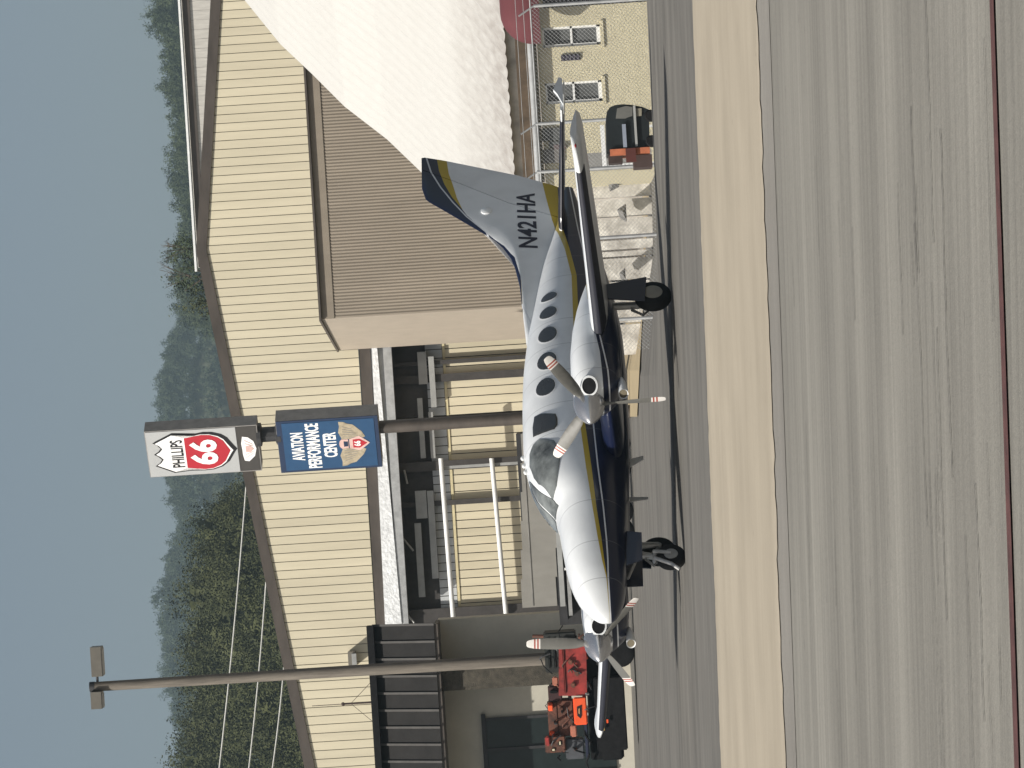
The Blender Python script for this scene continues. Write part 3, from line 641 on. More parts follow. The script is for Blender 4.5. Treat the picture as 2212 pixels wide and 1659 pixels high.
FRAMEW = M('window_rim', (.70, .71, .72), rough=.35, var=.05)
for sg in (1, -1):
    for (cx, cz, a, b) in ((-2.77, 1.865, .125, .14), (-2.30, 1.895, .17, .15), (-1.70, 1.925, .21, .16), (-1.03, 1.96, .22, .165), (-.41, 2.005, .215, .162)):
        surf_patch('window_rim', oval(cx, cz, a+.022, b+.02), FRAMEW, fus, sg, .008)
        surf_patch('cabin_window', oval(cx, cz, a, b), GLS, pl, sg, .014)
    surf_patch('door_window', [(.16, 2.21), (.18, 2.10), (.25, 1.98), (.31, 1.87), (.42, 1.845), (.58, 1.85), (.66, 1.9), (.66, 2.02), (.64, 2.15), (.60, 2.245), (.38, 2.245)], GLS, pl, sg, .022)
    sw_ = surf_patch('side_window', [(.90, 1.92), (.80, 2.05), (.73, 2.15), (.75, 2.25), (.85, 2.315), (1.04, 2.325), (1.32, 2.265), (1.5, 2.2), (1.68, 2.10), (1.90, 1.985), (1.80, 1.92), (1.60, 1.885), (1.36, 1.845), (1.14, 1.83)], COCK, pl, sg, .022)
# two-piece windshield wrapped over the sloping top
def top_z(x, y):
    zt_, zb_, zc, w_ = sec(x); t_ = min(.999, abs(y)/w_); return zc+(zt_-zc)*(1-t_**NE)**(1/NE)
for sg in (1, -1):
    v = []; fs = []; nr, nc = 12, 6
    for i in range(nr+1):
        x = 1.16+(2.06-1.16)*i/nr; y0 = .022; y1 = .05+.31*min(1, max(0, (i/nr))**.8)*(1 if i < nr-1 else .9)
        y1 = min(y1, .36)
        for j in range(nc+1):
            y = y0+(y1-y0)*j/nc; v.append((x, sg*y, top_z(x, y)+.012))
    for i in range(nr):
        for j in range(nc): a = i*(nc+1)+j; fs.append((a, a+1, a+nc+2, a+nc+1))
    MB().add(v, fs).build('windshield', COCK, pl, smooth=True, auto=70)
# small roof antennas
for x in (.95, .8, .62): MB().sphere((x, .05, top_z(x, .05)+.02), (.05, .03, .035), 8).build('roof_antenna', WPAINT, pl, smooth=True)
MB().prism([(.9, -.01, .74), (.72, -.01, .74), (.66, -.01, .52), (.74, -.01, .52)], (0, .02, 0)).build('belly_antenna', WPAINT, pl)
MB().prism([(1.7, -.01, .79), (1.6, -.01, .79), (1.62, -.01, .5), (1.66, -.01, .5)], (0, .02, 0)).build('belly_antenna', STRUT, pl)
# fin and rudder
LEz = [(1.45, -1.4), (2.0, -1.3), (2.2, -1.5), (2.285, -2.3), (2.31, -3.3), (2.36, -4.0), (2.46, -4.46), (2.58, -4.75), (2.73, -5.0), (3.18, -5.47), (3.62, -5.93), (3.82, -6.13), (3.90, -6.24), (3.945, -6.42), (3.96, -6.6)]
TEz = [(1.45, -6.27), (1.67, -6.43), (2.27, -6.76), (3.56, -7.31), (3.90, -7.43), (3.96, -7.42)]
HGz = [(1.45, -5.35), (1.7, -5.5), (2.47, -5.95), (3.34, -6.62), (3.96, -7.05)]
def ip(tab, z): return float(np.interp(z, [p[0] for p in tab], [p[1] for p in tab]))
def fin_t(z): return .085-.05*(z-1.45)/2.5
def vsurf(name, lef, tef, z0, z1, le_round, te_thin):
    mb = MB(); rings = []
    zs_ = [z0+(z1-z0)*i/40 for i in range(41)]
    for z in zs_:
        a, b = lef(z), tef(z); th = fin_t(z); c = max(.02, a-b); ring = []
        fr = [0, .01, .03, .07, .14, .3, .5, .7, .85, 1]
        def half(f):
            if le_round: return th*min(1, math.sqrt(min(1, f*c/.45)))*(1-.15*f)
            return th*.85*(1-.88*f)
        up = [(a-f*c, half(f), z) for f in fr]; dn = [(a-f*c, -half(f), z) for f in fr[::-1][(0 if te_thin else 0):]]
        if le_round: dn = dn[:-1]
        rings.append(up+dn)
    mb.loft(rings); return mb.build(name, PFIN, pl, smooth=True, auto=50)
fin = vsurf('fin', lambda z: ip(LEz, z), lambda z: ip(HGz, z)+.008, 1.47, 3.955, True, False)
rud = vsurf('rudder', lambda z: ip(HGz, z)-.008, lambda z: ip(TEz, z), 1.55, 3.955, False, True)
def fin_y(x, z):
    th = fin_t(z); a, h, b = ip(LEz, z), ip(HGz, z), ip(TEz, z)
    if x > h: f = (a-x)/max(.02, a-h); return th*min(1, math.sqrt(max(0, min(1, f*(a-h)/.45))))*(1-.15*f)
    f = (h-x)/max(.02, h-b); return th*.85*(1-.88*f)
LET = M('navy_lettering', (.012, .012, .03), rough=.4)
for sg in (1, -1):
    me = text_mesh('N421HA', .18, .018); co = np.empty(len(me.vertices)*3); me.vertices.foreach_get('co', co); co = co.reshape(-1, 3); mn, mxx = co.min(0), co.max(0)
    for q in co:
        u = (q[0]-mn[0])/(mxx[0]-mn[0]); vv = (q[1]-mn[1])/(mxx[1]-mn[1]); d_out = q[2]
        if sg < 0: u = 1-u
        x = -4.64-1.55*u; z = 2.0+.03*(0)+.325*vv
        q[:] = (x, sg*(max(fin_y(x, z), hw(x, z) if z < sec(x)[0] else 0)+.006+d_out*.5), z)
    me.vertices.foreach_set('co', co.ravel()); me.update(); me.materials.clear(); me.materials.append(LET); me.name = 'registration_letters'
    o = bpy.data.objects.new('registration_letters', me); COL.objects.link(o); o.parent = pl
MB().lathe((-5.75, fin_y(-5.75, 2.85)-.01, 2.85), (0, 1, 0), [(0, .10), (.03, .095), (.05, .05)], 14).build('fin_fairing', PFIN, pl, smooth=True)
# wings and stabilisers
AF = [(0, 0), (.008, .022), (.03, .042), (.09, .066), (.2, .082), (.35, .085), (.55, .068), (.75, .042), (.9, .018), (1, .002)]
def surf_ring(le, te, y, z, tk, fmax=1., off=0, inc=.085, fu=None):
    c = le-te; up = [(le-f*c, y, z+t_*c*tk+ (off if f > 0 else 0)) for f, t_ in AF if f <= (fu or fmax)]; dn = [(le-f*c, y, z-t_*.55*c*tk-(off if f > 0 else 0)) for f, t_ in AF if 0 < f <= fmax][::-1]
    r_ = up+dn
    r_ = [(p[0], p[1], p[2]-(le-p[0])*inc+.3*c*inc) for p in r_]
    if off: r_ = [(p[0]+off*(1.2 if abs(p[2]-z) < .03 else .2), p[1], p[2]) for p in r_]
    return r_
WS = [(.0, 1.28, -.78, .93), (.72, 1.26, -.76, .94), (1.5, 1.24, -.66, 1.0), (2.53, 1.20, -.55, 1.075), (4.0, 1.10, -.40, 1.18), (5.4, 1.01, -.25, 1.285), (6.0, .97, -.17, 1.33), (6.2, .88, -.13, 1.36), (6.29, .62, -.10, 1.40)]
def wint(tab, y): return [float(np.interp(y, [r_[0] for r_ in tab], [r_[i] for r_ in tab])) for i in (1, 2, 3)]
for sg in (1, -1):
    wg = MB().loft([[(p[0], sg*p[1], p[2]) for p in surf_ring(le, te, y, z, 1.3-.05*y)] for y, le, te, z in WS]).build('wing', PW, pl, smooth=True, auto=50)
    def boot(tab, ya, yb, par, tk=lambda y: 1.3-.05*y):
        rr = []
        for i in range(8):
            y = ya+(yb-ya)*i/7; le, te, z = wint(tab, y); rr.append([(p[0], sg*p[1], p[2]) for p in surf_ring(le, te, y, z, tk(y), .2, .006, fu=.04)])
        MB().loft(rr).build('deice_boot', BOOT, par, smooth=True)
    boot(WS, 2.98, 5.93, wg)
    MB().box((-.46, sg*3.6, 1.165), (.015, 1.6, .03)).build('flap_seam', DARK, wg)
    MB().sphere((.75, sg*6.27, 1.395), (.05, .02, .015), 8).build('nav_light', M('nav_red' if sg > 0 else 'nav_green', (.3, .02, .02) if sg > 0 else (.02, .2, .08), rough=.2), wg, smooth=True)
HS = [(.0, -4.75, -6.0, 1.56), (.5, -4.85, -6.05, 1.555), (1.5, -5.2, -6.15, 1.51), (2.15, -5.42, -6.25, 1.475), (2.28, -5.52, -6.38, 1.47)]
for sg in (1, -1):
    hs_ = MB().loft([[(p[0], sg*p[1], p[2]) for p in surf_ring(le, te+.42, y, z, .9)] for y, le, te, z in HS]).build('stabilizer', PTAIL, pl, smooth=True, auto=50)
    def el_ring(le, te, y, z):
        c_ = le-te-.42; q_ = lambda x_: (x_-le)*.085+.3*c_*.085
        return [(x_, y, z+d_+q_(x_)) for x_, d_ in ((te+.41, .035), (te+.2, .03), (te, .004), (te, -.004), (te+.2, -.022), (te+.41, -.025))]
    MB().loft([[(p[0], sg*p[1], p[2]) for p in el_ring(le, te, y, z)] for y, le, te, z in HS[1:]]).build('elevator', PTAIL, pl)
    MB().prism([(-5.62, sg*2.285, 1.45), (-6.36, sg*2.285, 1.44), (-6.40, sg*2.285, 1.5), (-6.05, sg*2.285, 1.60), (-5.9, sg*2.285, 1.53)], (0, sg*.05, 0)).build('elevator_horn', PTAIL, pl)
    def bt():
        rr = []
        for i in range(8):
            y = .3+(2.12-.3)*i/7; le, te, z = wint(HS, y); rr.append([(p[0], sg*p[1], p[2]) for p in surf_ring(le, te+.42, y, z, .9, .55, .006)])
        MB().loft(rr).build('deice_boot', BOOT, hs_, smooth=True)
    bt()
# engines: nacelle, intakes, chin scoop, spinner and blades
EY = 2.535
NST = [(2.22, 1.52, 1.20, .19), (2.20, 1.55, 1.16, .25), (2.12, 1.575, 1.02, .36), (1.95, 1.60, .90, .43), (1.6, 1.62, .85, .455), (1.2, 1.615, .84, .46), (.7, 1.565, .86, .425), (.2, 1.48, .88, .35), (-.1, 1.41, .92, .285), (-.4, 1.33, .98, .21), (-.65, 1.255, 1.05, .13), (-.9, 1.18, 1.10, .04)]
for sg in (1, -1):
    rings = []
    for x, zt_, zb_, w_ in NST:
        zc = (zt_+zb_)/2; ring = []
        for k in range(28):
            p_ = 2*math.pi*k/28; c, s_ = math.cos(p_), math.sin(p_); e_ = 2/2.5
            ring.append((x, sg*EY+w_*math.copysign(abs(c)**e_, c), zc+(zt_-zc)*math.copysign(abs(s_)**e_, s_)))
        rings.append(ring)
    nac = MB().loft(rings).build('nacelle', PN, pl, smooth=True, auto=50)
    for s2 in (1, -1):                      # cooling air intakes either side of the spinner
        c = Vector((2.155, sg*EY+s2*.30, 1.36)); nrm = Vector((.74, s2*.66, .08)).normalized(); a = nrm.cross(Vector((0, 0, 1))).normalized(); b_ = a.cross(nrm)
        ringo = []
        for rr, dd in ((1.38, -.06), (1.25, .045), (1.02, .05), (.98, .03)):
            ringo.append([c+nrm*dd+(a*math.cos(q)*.125+b_*math.sin(q)*.105)*rr for q in [2*math.pi*k/18 for k in range(18)]])
        lip = MB().loft(ringo, caps=False).build('intake_lip', PTAIL, nac, smooth=True, auto=60)
        MB().add([c+nrm*.036+(a*math.cos(q)*.126+b_*math.sin(q)*.106) for q in [2*math.pi*k/18 for k in range(18)]], [tuple(range(18))]).build('intake_opening', BLACK, nac, fix=False)
    sc = MB(); rg = []
    for x, ry, rz, zc in ((1.84, .05, .03, .87), (1.95, .085, .06, .86), (2.08, .10, .075, .855), (2.18, .10, .075, .855), (2.17, .088, .062, .855), (2.05, .08, .05, .855)):
        rg.append([(x, sg*(EY+.12)+ry*math.cos(q), zc+rz*math.sin(q)) for q in [2*math.pi*k/16 for k in range(16)]])
    sc.loft(rg); sc.build('chin_scoop', [PTAIL], nac, smooth=True, auto=50); MB().add([(2.168, sg*(EY+.12)+.082*math.cos(q), .855+.058*math.sin(q)) for q in [2*math.pi*k/16 for k in range(16)]], [tuple(range(16))]).build('scoop_opening', M('scoop_tan', (.14, .12, .08), rough=.7), nac, fix=False)
    pr = thing('propeller', (2.24, sg*EY, 1.375), None, None); pr.parent = pl; pr['_local'] = 1
    MB().lathe((-.04, 0, 0), (1, 0, 0), [(-.06, .235), (.06, .235), (.15, .22), (.24, .185), (.33, .13), (.40, .075), (.445, .03), (.455, .004)], 24).build('spinner', SPIN, pr, smooth=True)
    for k in range(3):
        base_a = (-90 if sg > 0 else 90)+120*k
        ang = R(base_a + (2 if sg > 0 else -3)); rad = Vector((0, math.cos(ang), math.sin(ang))); tng = Vector((0, -math.sin(ang), math.cos(ang)))
        rr, mats_i = [], []
        rsx = [.14, .2, .26, .35, .5, .65, .8, .9, .93, .955, .98, 1.005, 1.03, 1.1, 1.14, 1.15]
        for r_ in rsx:
            ch = float(np.interp(r_, [.14, .22, .35, .6, .85, 1.08, 1.14, 1.15], [.085, .09, .16, .195, .185, .15, .10, .05])); tk = float(np.interp(r_, [.14, .22, .35, 1.15], [.085, .07, .035, .01]))
            pit = R(float(np.interp(r_, [.14, .4, 1.15], [52, 38, 20])))
            cv = tng*math.cos(pit)+Vector((1, 0, 0))*math.sin(pit); nv_ = Vector((1, 0, 0))*math.cos(pit)-tng*math.sin(pit)
            rr.append([rad*r_+cv*(ch/2*math.cos(q))+nv_*(tk/2*math.sin(q)) for q in [2*math.pi*i/10 for i in range(10)]])
        bl = MB()
        for i in range(len(rr)-1):
            mi = 0 if rsx[i] < .925 else (1 if i in (8, 10, 12, 13, 14) else 2)
            bl.loft(rr[i:i+2], mi, caps=False)
        bl.add(rr[-1], [tuple(range(10))], 1)
        bl.build('blade', [PGREY, PWH, PRED], pr, smooth=True, auto=50)
# landing gear
def wheel(parent, c, r_, w_, name='wheel'):
    c = Vector(c); prof = [(-w_/2, r_*.55), (-w_/2, r_*.8), (-w_*.42, r_*.93), (-w_*.2, r_), (w_*.2, r_), (w_*.42, r_*.93), (w_/2, r_*.8), (w_/2, r_*.55)]
    o = MB().lathe(c, (0, 1, 0), prof, 28).build(name, TYRE, parent, smooth=True, auto=45)
    return o
for sg in (1, -1):
    y = sg*2.73
    mg = MB().tube([(.02, y-.16*sg, 1.1), (.02, y-.16*sg, .55), (.02, y-.16*sg, .28)], [.06, .06, .045], 12).tube([(.02, y-.17*sg, .28), (.02, y+.05*sg, .28)], .05, 10).tube([(.12, y-.16*sg, .62), (.26, y-.16*sg, .45), (.1, y-.16*sg, .30)], .025, 8).tube([(.05, y-.2*sg, .95), (.3, y-.9*sg, .9)], .03, 8).build('main_gear', STRUT, pl, smooth=True)
    wheel(mg, (.02, y, .283), .285, .19)
    MB().lathe((.02, y+.085*sg, .283), (0, sg, 0), [(0, .155), (.014, .15), (.02, .06)], 20).build('wheel_hub', HUB, mg, smooth=True)
    MB().prism([(-.16, y+.12*sg, 1.02), (.17, y+.12*sg, 1.02), (.24, y+.12*sg, .62), (.27, y+.12*sg, .42), (-.30, y+.12*sg, .36), (-.25, y+.12*sg, .6)], (0, .02*sg, 0)).build('gear_door', NAVYP, mg)
ng = MB().tube([(2.86, 0, 1.0), (2.92, 0, .62), (2.95, 0, .5)], [.06, .055, .05], 12).tube([(2.95, -.11, .48), (2.95, .11, .48)], .04, 8).tube([(2.95, .11, .5), (2.99, .11, .23)], .03, 8).tube([(2.95, -.11, .5), (2.99, -.11, .23)], .03, 8).tube([(2.95, 0, .75), (3.4, .0, .92)], .03, 8).tube([(3.0, .0, .62), (3.16, 0, .5), (3.02, 0, .42)], .022, 8).build('nose_gear', STRUT, pl, smooth=True)
wheel(ng, (2.99, 0, .232), .232, .16)
MB().lathe((2.99, .075, .232), (0, 1, 0), [(0, .11), (.012, .105), (.016, .04)], 16).build('wheel_hub', STRUT, ng, smooth=True)
for sg in (1, -1): MB().prism([(2.6, sg*.22, .9), (3.35, sg*.22, .93), (3.3, sg*.27, .68), (2.7, sg*.27, .66)], (0, .015*sg, 0)).build('gear_door', NAVYP, ng)
tow = MB().tube([(3.12, .14, .5), (3.25, .12, .24), (3.36, .1, .12)], .03, 8); tow.build('steering_link', STRUT, ng)

# ------------------------------------------------------------------ grey box trailer behind the cockpit
TD = 92.
p = P(1340, 1150, TD)
tlr = thing('box_trailer', (p.x, TD, zg(p.x, TD)), 'long flat grey panel-sided trailer parked behind the aircraft cockpit', 'trailer')
GP = M('grey_trailer_panel', (.25, .24, .215), rough=.6, var=.2, scale=1.1, stretch=(1, 1, .4)); SCR = M('scratched_grey', (.26, .25, .23), rough=.6, var=.3, scale=3)
bx = MB(); bxw(bx, 1126, 1203, 935, 1311, TD, 2.2); box = bx.build('body', DARK, tlr)
for i in range(6):
    a = 935+i*62.67; m_ = MB(); bxw(m_, 1126.5, 1202, a+.05, a+62.6, TD-.03, .028); m_.build('side_panel', GP, tlr)
m_ = MB(); bxw(m_, 1139, 1141, 936, 1310, TD-.05, .018); m_.build('trim_strip', SCR, tlr)
m_ = MB(); bxw(m_, 1203, 1214, 930, 1345, TD+.05, 2.0); m_.build('chassis_rail', DARK, tlr)
m_ = MB(); bxw(m_, 1208, 1340, 1085, 1290, TD+.9, .12); m_.build('under_frame', BLACK, tlr)
m_ = MB(); bxw(m_, 1208, 1290, 1290, 1348, TD+1.2, .1); m_.build('headboard', DARK, tlr)
for (a0, a1, yy0, yy1, mat) in ((1205, 1216, 1130, 1310, PALE), (1226, 1234, 1225, 1330, STRUT), (1219, 1246, 1226, 1231, WPAINT), (1232, 1262, 1250, 1254, STRUT)):
    m_ = MB(); bxw(m_, a0, a1, yy0, yy1, TD-.06, .07); m_.build('frame_bar', mat, tlr)
RIMD = M('dirty_rim', (.02, .018, .016), rough=.9, var=.5, scale=5, spec=.12)
def gwheel(parent, dx_c, dy_c, D, r_px, wdt=.3, mat=BLACK, name='wheel', ax_=(0, 1, 0)):
    c = P(dx_c, dy_c, D); r_ = r_px*D/F; c.z = max(c.z, zg(c.x, D)+r_) if False else zg(c.x, D)+r_
    o = MB().lathe(c, ax_, [(0, r_*.5), (0, r_*.82), (.05, r_), (wdt-.05, r_), (wdt, r_*.82), (wdt, r_*.5)], 24).build(name, mat, parent, smooth=True, auto=40)
    MB().lathe(c+Vector((0, .03, 0)), ax_, [(.06, r_*.51), (.07, r_*.42), (.02, r_*.2), (.0, r_*.12), (-.02, .02)], 16).build('rim', RIMD, o, smooth=True, auto=30)
    return o
for dy in (960, 1010, 1105, 1150, 1208): gwheel(tlr, 1320, dy, TD+.1, 32)

# ------------------------------------------------------------------ red yard tractor with a black engine and an orange side panel
RD = 101.; p = P(1340, 1500, RD); z0 = zg(p.x, RD)
rt = thing('yard_tractor', (p.x, RD, z0), 'rusty red yard tractor with a bright orange side panel and black engine cover', 'tractor')
REDD = M('rusty_red', (.33, .035, .03), rough=.5, var=.3, scale=3.5, dirt_or_dark=(.13, .02, .016)); RUST = M('rusty_machinery', (.15, .055, .032), rough=.8, var=.5, scale=5, dirt_or_dark=(.035, .022, .018)); ORG = M('bright_orange', (.78, .10, .025), rough=.45, var=.12, scale=2)
def soften(o, w_=.035):
    bm = bmesh.new(); bm.from_mesh(o.data); bmesh.ops.bevel(bm, geom=bm.edges[:], offset=w_, segments=2, affect='EDGES', clamp_overlap=True); bm.to_mesh(o.data); bm.free(); return o
def part(name, mat, *a, parent=None, sub=None):
    m_ = MB(); bxw(m_, *a); return soften(m_.build(name, mat, sub or rt))
eng = part('engine_cover', M('sooty_black', (.018, .02, .018), rough=.7, var=.5, scale=4), 1176, 1246, 1366, 1452, RD, 1.2)
for k in range(5): part('louvre', DARK, 1184+k*12, 1188+k*12, 1376, 1444, RD-.04, .04, sub=eng)
MB().tube([P(1246, 1376, RD+.5), P(1150, 1374, RD+.5)], .05, 10).build('exhaust_stack', RUST, rt, smooth=True)
hd = MB(); a0 = P(1207, 1384, RD-.15); a1 = P(1266, 1384, RD-.15); a2 = P(1268, 1503, RD-.15); a3 = P(1207, 1503, RD-.15)
hd.prism([a0, a1, a2, a3], (0, .9, 0)); hood = hd.build('hood', REDD, rt)
part('hood_strip', M('pale_red', (.26, .05, .04), rough=.5, var=.3), 1217, 1221, 1392, 1498, RD-.19, .04, sub=hood)
for (dxx, dyy) in ((1232, 1430), (1246, 1455), (1238, 1480)): part('hose_bracket', RUST, dxx-5, dxx+6, dyy-6, dyy+6, RD-.24, .08, sub=hood)
op = part('side_panel', ORG, 1239, 1268, 1506, 1566, RD-.25, .12)
def pixpoly(name, pts, D, mat, parent, th=.015):
    MB().prism([P(*q, D) for q in pts], (0, th, 0)).build(name, mat, parent)
pixpoly('badge', [(1246, 1527), (1256, 1523), (1256.5, 1546), (1254, 1552), (1247, 1546)], RD-.268, SBLACK, op)
pixpoly('badge_patch', [(1249.5, 1531), (1252.5, 1530), (1252.5, 1543), (1249.5, 1541)], RD-.285, M('tan_patch', (.42, .25, .12), rough=.6), op)
part('gearbox', RUST, 1206, 1240, 1512, 1590, RD+.1, .8); part('transmission_cover', RUST, 1184, 1206, 1516, 1592, RD+.15, .7)
st = part('seat', M('dark_maroon_seat', (.045, .016, .016), rough=.7, var=.4), 1184, 1214, 1482, 1514, RD+.05, .6)
part('backrest', M('dark_maroon_seat', (.045, .016, .016)), 1190, 1204, 1476, 1484, RD+.05, .6, sub=st)
part('control_post', M('salmon_paint', (.45, .17, .11), rough=.5, var=.3), 1193, 1206, 1462, 1482, RD-.1, .12)
sh = P(1183, 1540, RD+.2); MB().tube([P(1204, 1545, RD+.2), P(1186, 1536, RD+.2), P(1178, 1524, RD+.2), P(1182, 1520, RD+.2), P(1200, 1528, RD+.2)], .018, 6).build('steering_rim', DARK, rt)
hdl = part('lamp_cluster', RUST, 1177, 1222, 1590, 1626, RD-.1, .5)
part('lamp_housing', REDD, 1178, 1188, 1591, 1612, RD-.18, .08, sub=hdl); part('headlamp', M('cream_lens', (.6, .55, .4), rough=.2), 1191, 1200, 1616, 1624, RD-.14, .05, sub=hdl); part('headlamp', M('cream_lens', (.6, .55, .4)), 1206, 1213, 1600, 1611, RD-.14, .05, sub=hdl)
part('link_arm', M('salmon_paint', (.45, .17, .11)), 1232, 1246, 1566, 1592, RD-.05, .1)
part('frame', BLACK, 1268, 1340, 1352, 1640, RD+.2, 1.1); part('mud_skirt', BLACK, 1286, 1352, 1462, 1622, RD-.32, .5); part('mud_skirt', BLACK, 1300, 1345, 1610, 1642, RD-.2, .5); part('grey_tank', M('grey_tank', (.07, .075, .085), rough=.6, var=.3), 1222, 1262, 1596, 1640, RD+.05, .6)
part('step', PALE, 1262, 1275, 1497, 1502, RD-.2, .2); part('crossbar', M('dark_blue_bar', (.015, .02, .045), rough=.5), 1262, 1270, 1500, 1640, RD-.05, .15)
part('bumper', DARK, 1300, 1335, 1352, 1380, RD-.1, .6); part('towing_plate', PALE, 1318, 1330, 1466, 1478, RD-.3, .05)
for dy in (1412,): gwheel(rt, 1322, dy, RD-.25, 31, .45)
for (dxx, dyy, c) in ((1312, 1558, ORG), (1304, 1574, M('yellow_tag', (.5, .33, .08)))): part('reflector', c, dxx-3, dxx+3, dyy-5, dyy+5, RD-.42, .03)
for k in range(2): part('hanging_chain', GALV, 1285, 1325, 1373+k*14, 1376+k*14, RD-.4, .03)

for k in range(64):
    dxx, dyy = random.uniform(1180, 1300), random.uniform(1360, 1632)
    if 1232 < dxx < 1272 and 1495 < dyy < 1572: continue
    mt = random.choice([RUST, BLACK, REDD, REDD, RUST, DARK, ORG, GALV, BLACK]); q = P(dxx, dyy, RD-random.uniform(.05, .3))
    if random.random() < .55:
        e_ = Vector((random.uniform(-.5, .5), random.uniform(.0, .3), random.uniform(-.35, .35))); MB().tube([q, q+e_*.5+Vector((0, -.06, .08)), q+e_], random.uniform(.012, .03), 6).build('hydraulic_hose', random.choice([BLACK, RUST, DARK]), rt, smooth=True)
    else: soften(MB().box(q+Vector((0, .3, 0)), (random.uniform(.06, .24), .3, random.uniform(.06, .24)), rot=random.uniform(-.4, .4)).build('fitting', mt, rt), .02)

# ------------------------------------------------------------------ small stucco building on the right
KD = 80.; gz = zg(6.5, KD)
sbw = thing('stucco_building', (P(1290, 150, KD).x, KD, gz), 'low cream stucco building with white sash windows and a maroon awning', 'building')
STUC = M('cream_stucco', (.56, .51, .355), rough=.9, var=.16, scale=5, bump=.9, bscale=26)
xl_, xr_ = P(1290, 372, KD).x, P(1290, -260, KD).x; ztw = P(1163, 150, KD).z
wins = [(1171, 1297, 56, 100), (1178, 1301, 176, 222)]
def rect(dx0, dx1, dy0, dy1, D=KD):
    a = P(dx0, (dy0+dy1)/2, D).z; b = P(dx1, (dy0+dy1)/2, D).z; c = P((dx0+dx1)/2, dy1, D).x; d = P((dx0+dx1)/2, dy0, D).x
    return c, d, b, a       # x0, x1, z0, z1
holes = [rect(*w_) for w_ in wins] + [rect(1170, 1420, -60, 10)]
cuts = sorted(set([xl_, xr_]+[v for h in holes for v in h[:2]]))
wm = MB()
for a, b in zip(cuts[:-1], cuts[1:]):
    mid = (a+b)/2; hs = [h for h in holes if h[0] < mid < h[1]]
    segs = [(gz-.3, ztw)] if not hs else [(gz-.3, hs[0][2]), (hs[0][3], ztw)]
    for z0_, z1_ in segs:
        if z1_-z0_ > .02: wm.box(((a+b)/2, KD+.15, (z0_+z1_)/2), (b-a, .3, z1_-z0_))
wm.box(((xl_+xr_)/2, KD+6.1, (gz+ztw)/2), (xr_-xl_, .2, ztw-gz)); wm.box((xl_+.1, KD+3.15, (gz+ztw)/2), (.2, 5.7, ztw-gz))
wm.build('wall', STUC, sbw)
PANE = glass('window_pane', (.10, .105, .105), .12)
for h in holes[:2]:
    x0_, x1_, z0_, z1_ = h; fr = MB(); t_ = .05; zm = z0_+(z1_-z0_)*.5
    for bx_ in (((x0_+x1_)/2, z0_+t_/2+.02, x1_-x0_, t_+.04), ((x0_+x1_)/2, z1_-t_/2, x1_-x0_, t_), (x0_+t_/2+.01, (z0_+z1_)/2, t_+.02, z1_-z0_), (x1_-t_/2, (z0_+z1_)/2, t_, z1_-z0_), ((x0_+x1_)/2, zm, x1_-x0_, .055)):
        fr.box((bx_[0], KD+.10, bx_[1]), (bx_[2]-.004, .1, bx_[3]-.004))
    wd_ = fr.build('window', WPAINT, sbw)
    MB().box(((x0_+x1_)/2, KD+.16, (zm+z1_)/2), (x1_-x0_-.1, .02, z1_-zm-.08)).build('pane', PANE, wd_); MB().box(((x0_+x1_)/2, KD+.13, (zm+z0_)/2), (x1_-x0_-.1, .02, zm-z0_-.08)).build('pane', PANE, wd_)
    MB().box(((x0_+x1_)/2, KD+.19, (zm+z1_)/2+.1), (x1_-x0_-.1, .02, (z1_-zm)*.5)).build('blind', PALE, wd_)
    MB().box(((x0_+x1_)/2, KD-.0, z0_-.045), (x1_-x0_+.16, .1, .07)).build('sill', STUC, wd_)
x0_, x1_, z0_, z1_ = holes[2]
MB().box(((x0_+x1_)/2, KD+.2, (gz+z1_)/2), (x1_-x0_, .06, z1_-gz)).build('door', M('dark_plum_door', (.03, .022, .03), rough=.3), sbw)
vx0, vx1, vz0, vz1 = rect(1212, 1253, 118, 131)
vn = MB().box(((vx0+vx1)/2, KD-.02, (vz0+vz1)/2), (vx1-vx0, .05, vz1-vz0)).build('wall_vent', M('dark_plum_vent', (.035, .03, .05), rough=.5), sbw)
for i in range(5): MB().box(((vx0+vx1)/2, KD-.055, vz0+(vz1-vz0)*(i+.5)/5), (vx1-vx0-.02, .02, .03)).build('slat', M('vent_slat', (.09, .08, .10), rough=.5), vn)
# eave: brown fascia, grey gutter, olive board coloured as the shade below them
ROOFB = M('rusty_brown_roof', (.11, .078, .05), rough=.8, var=.5, scale=3)
zr0, zr1 = P(1143, 150, KD).z, P(1116, 150, KD).z
MB().box(((xl_+xr_)/2-.15, KD+2.9, (zr0+zr1)/2), (xr_-xl_+.3, 6.1, zr1-zr0)).build('roof', ROOFB, sbw)
gm = MB().tube([(xl_-.25, KD-.22, P(1149, 150, KD).z), (xr_, KD-.22, P(1149, 150, KD).z)], .085, 10); gm.build('gutter', GALV, sbw, smooth=True)
MB().box(((xl_+xr_)/2-.1, KD-.05, ztw+.09), (xr_-xl_+.1, .18, .16)).build('eave_shade_board', M('olive_eave_shade', (.17, .155, .11), rough=.7, var=.3), sbw)
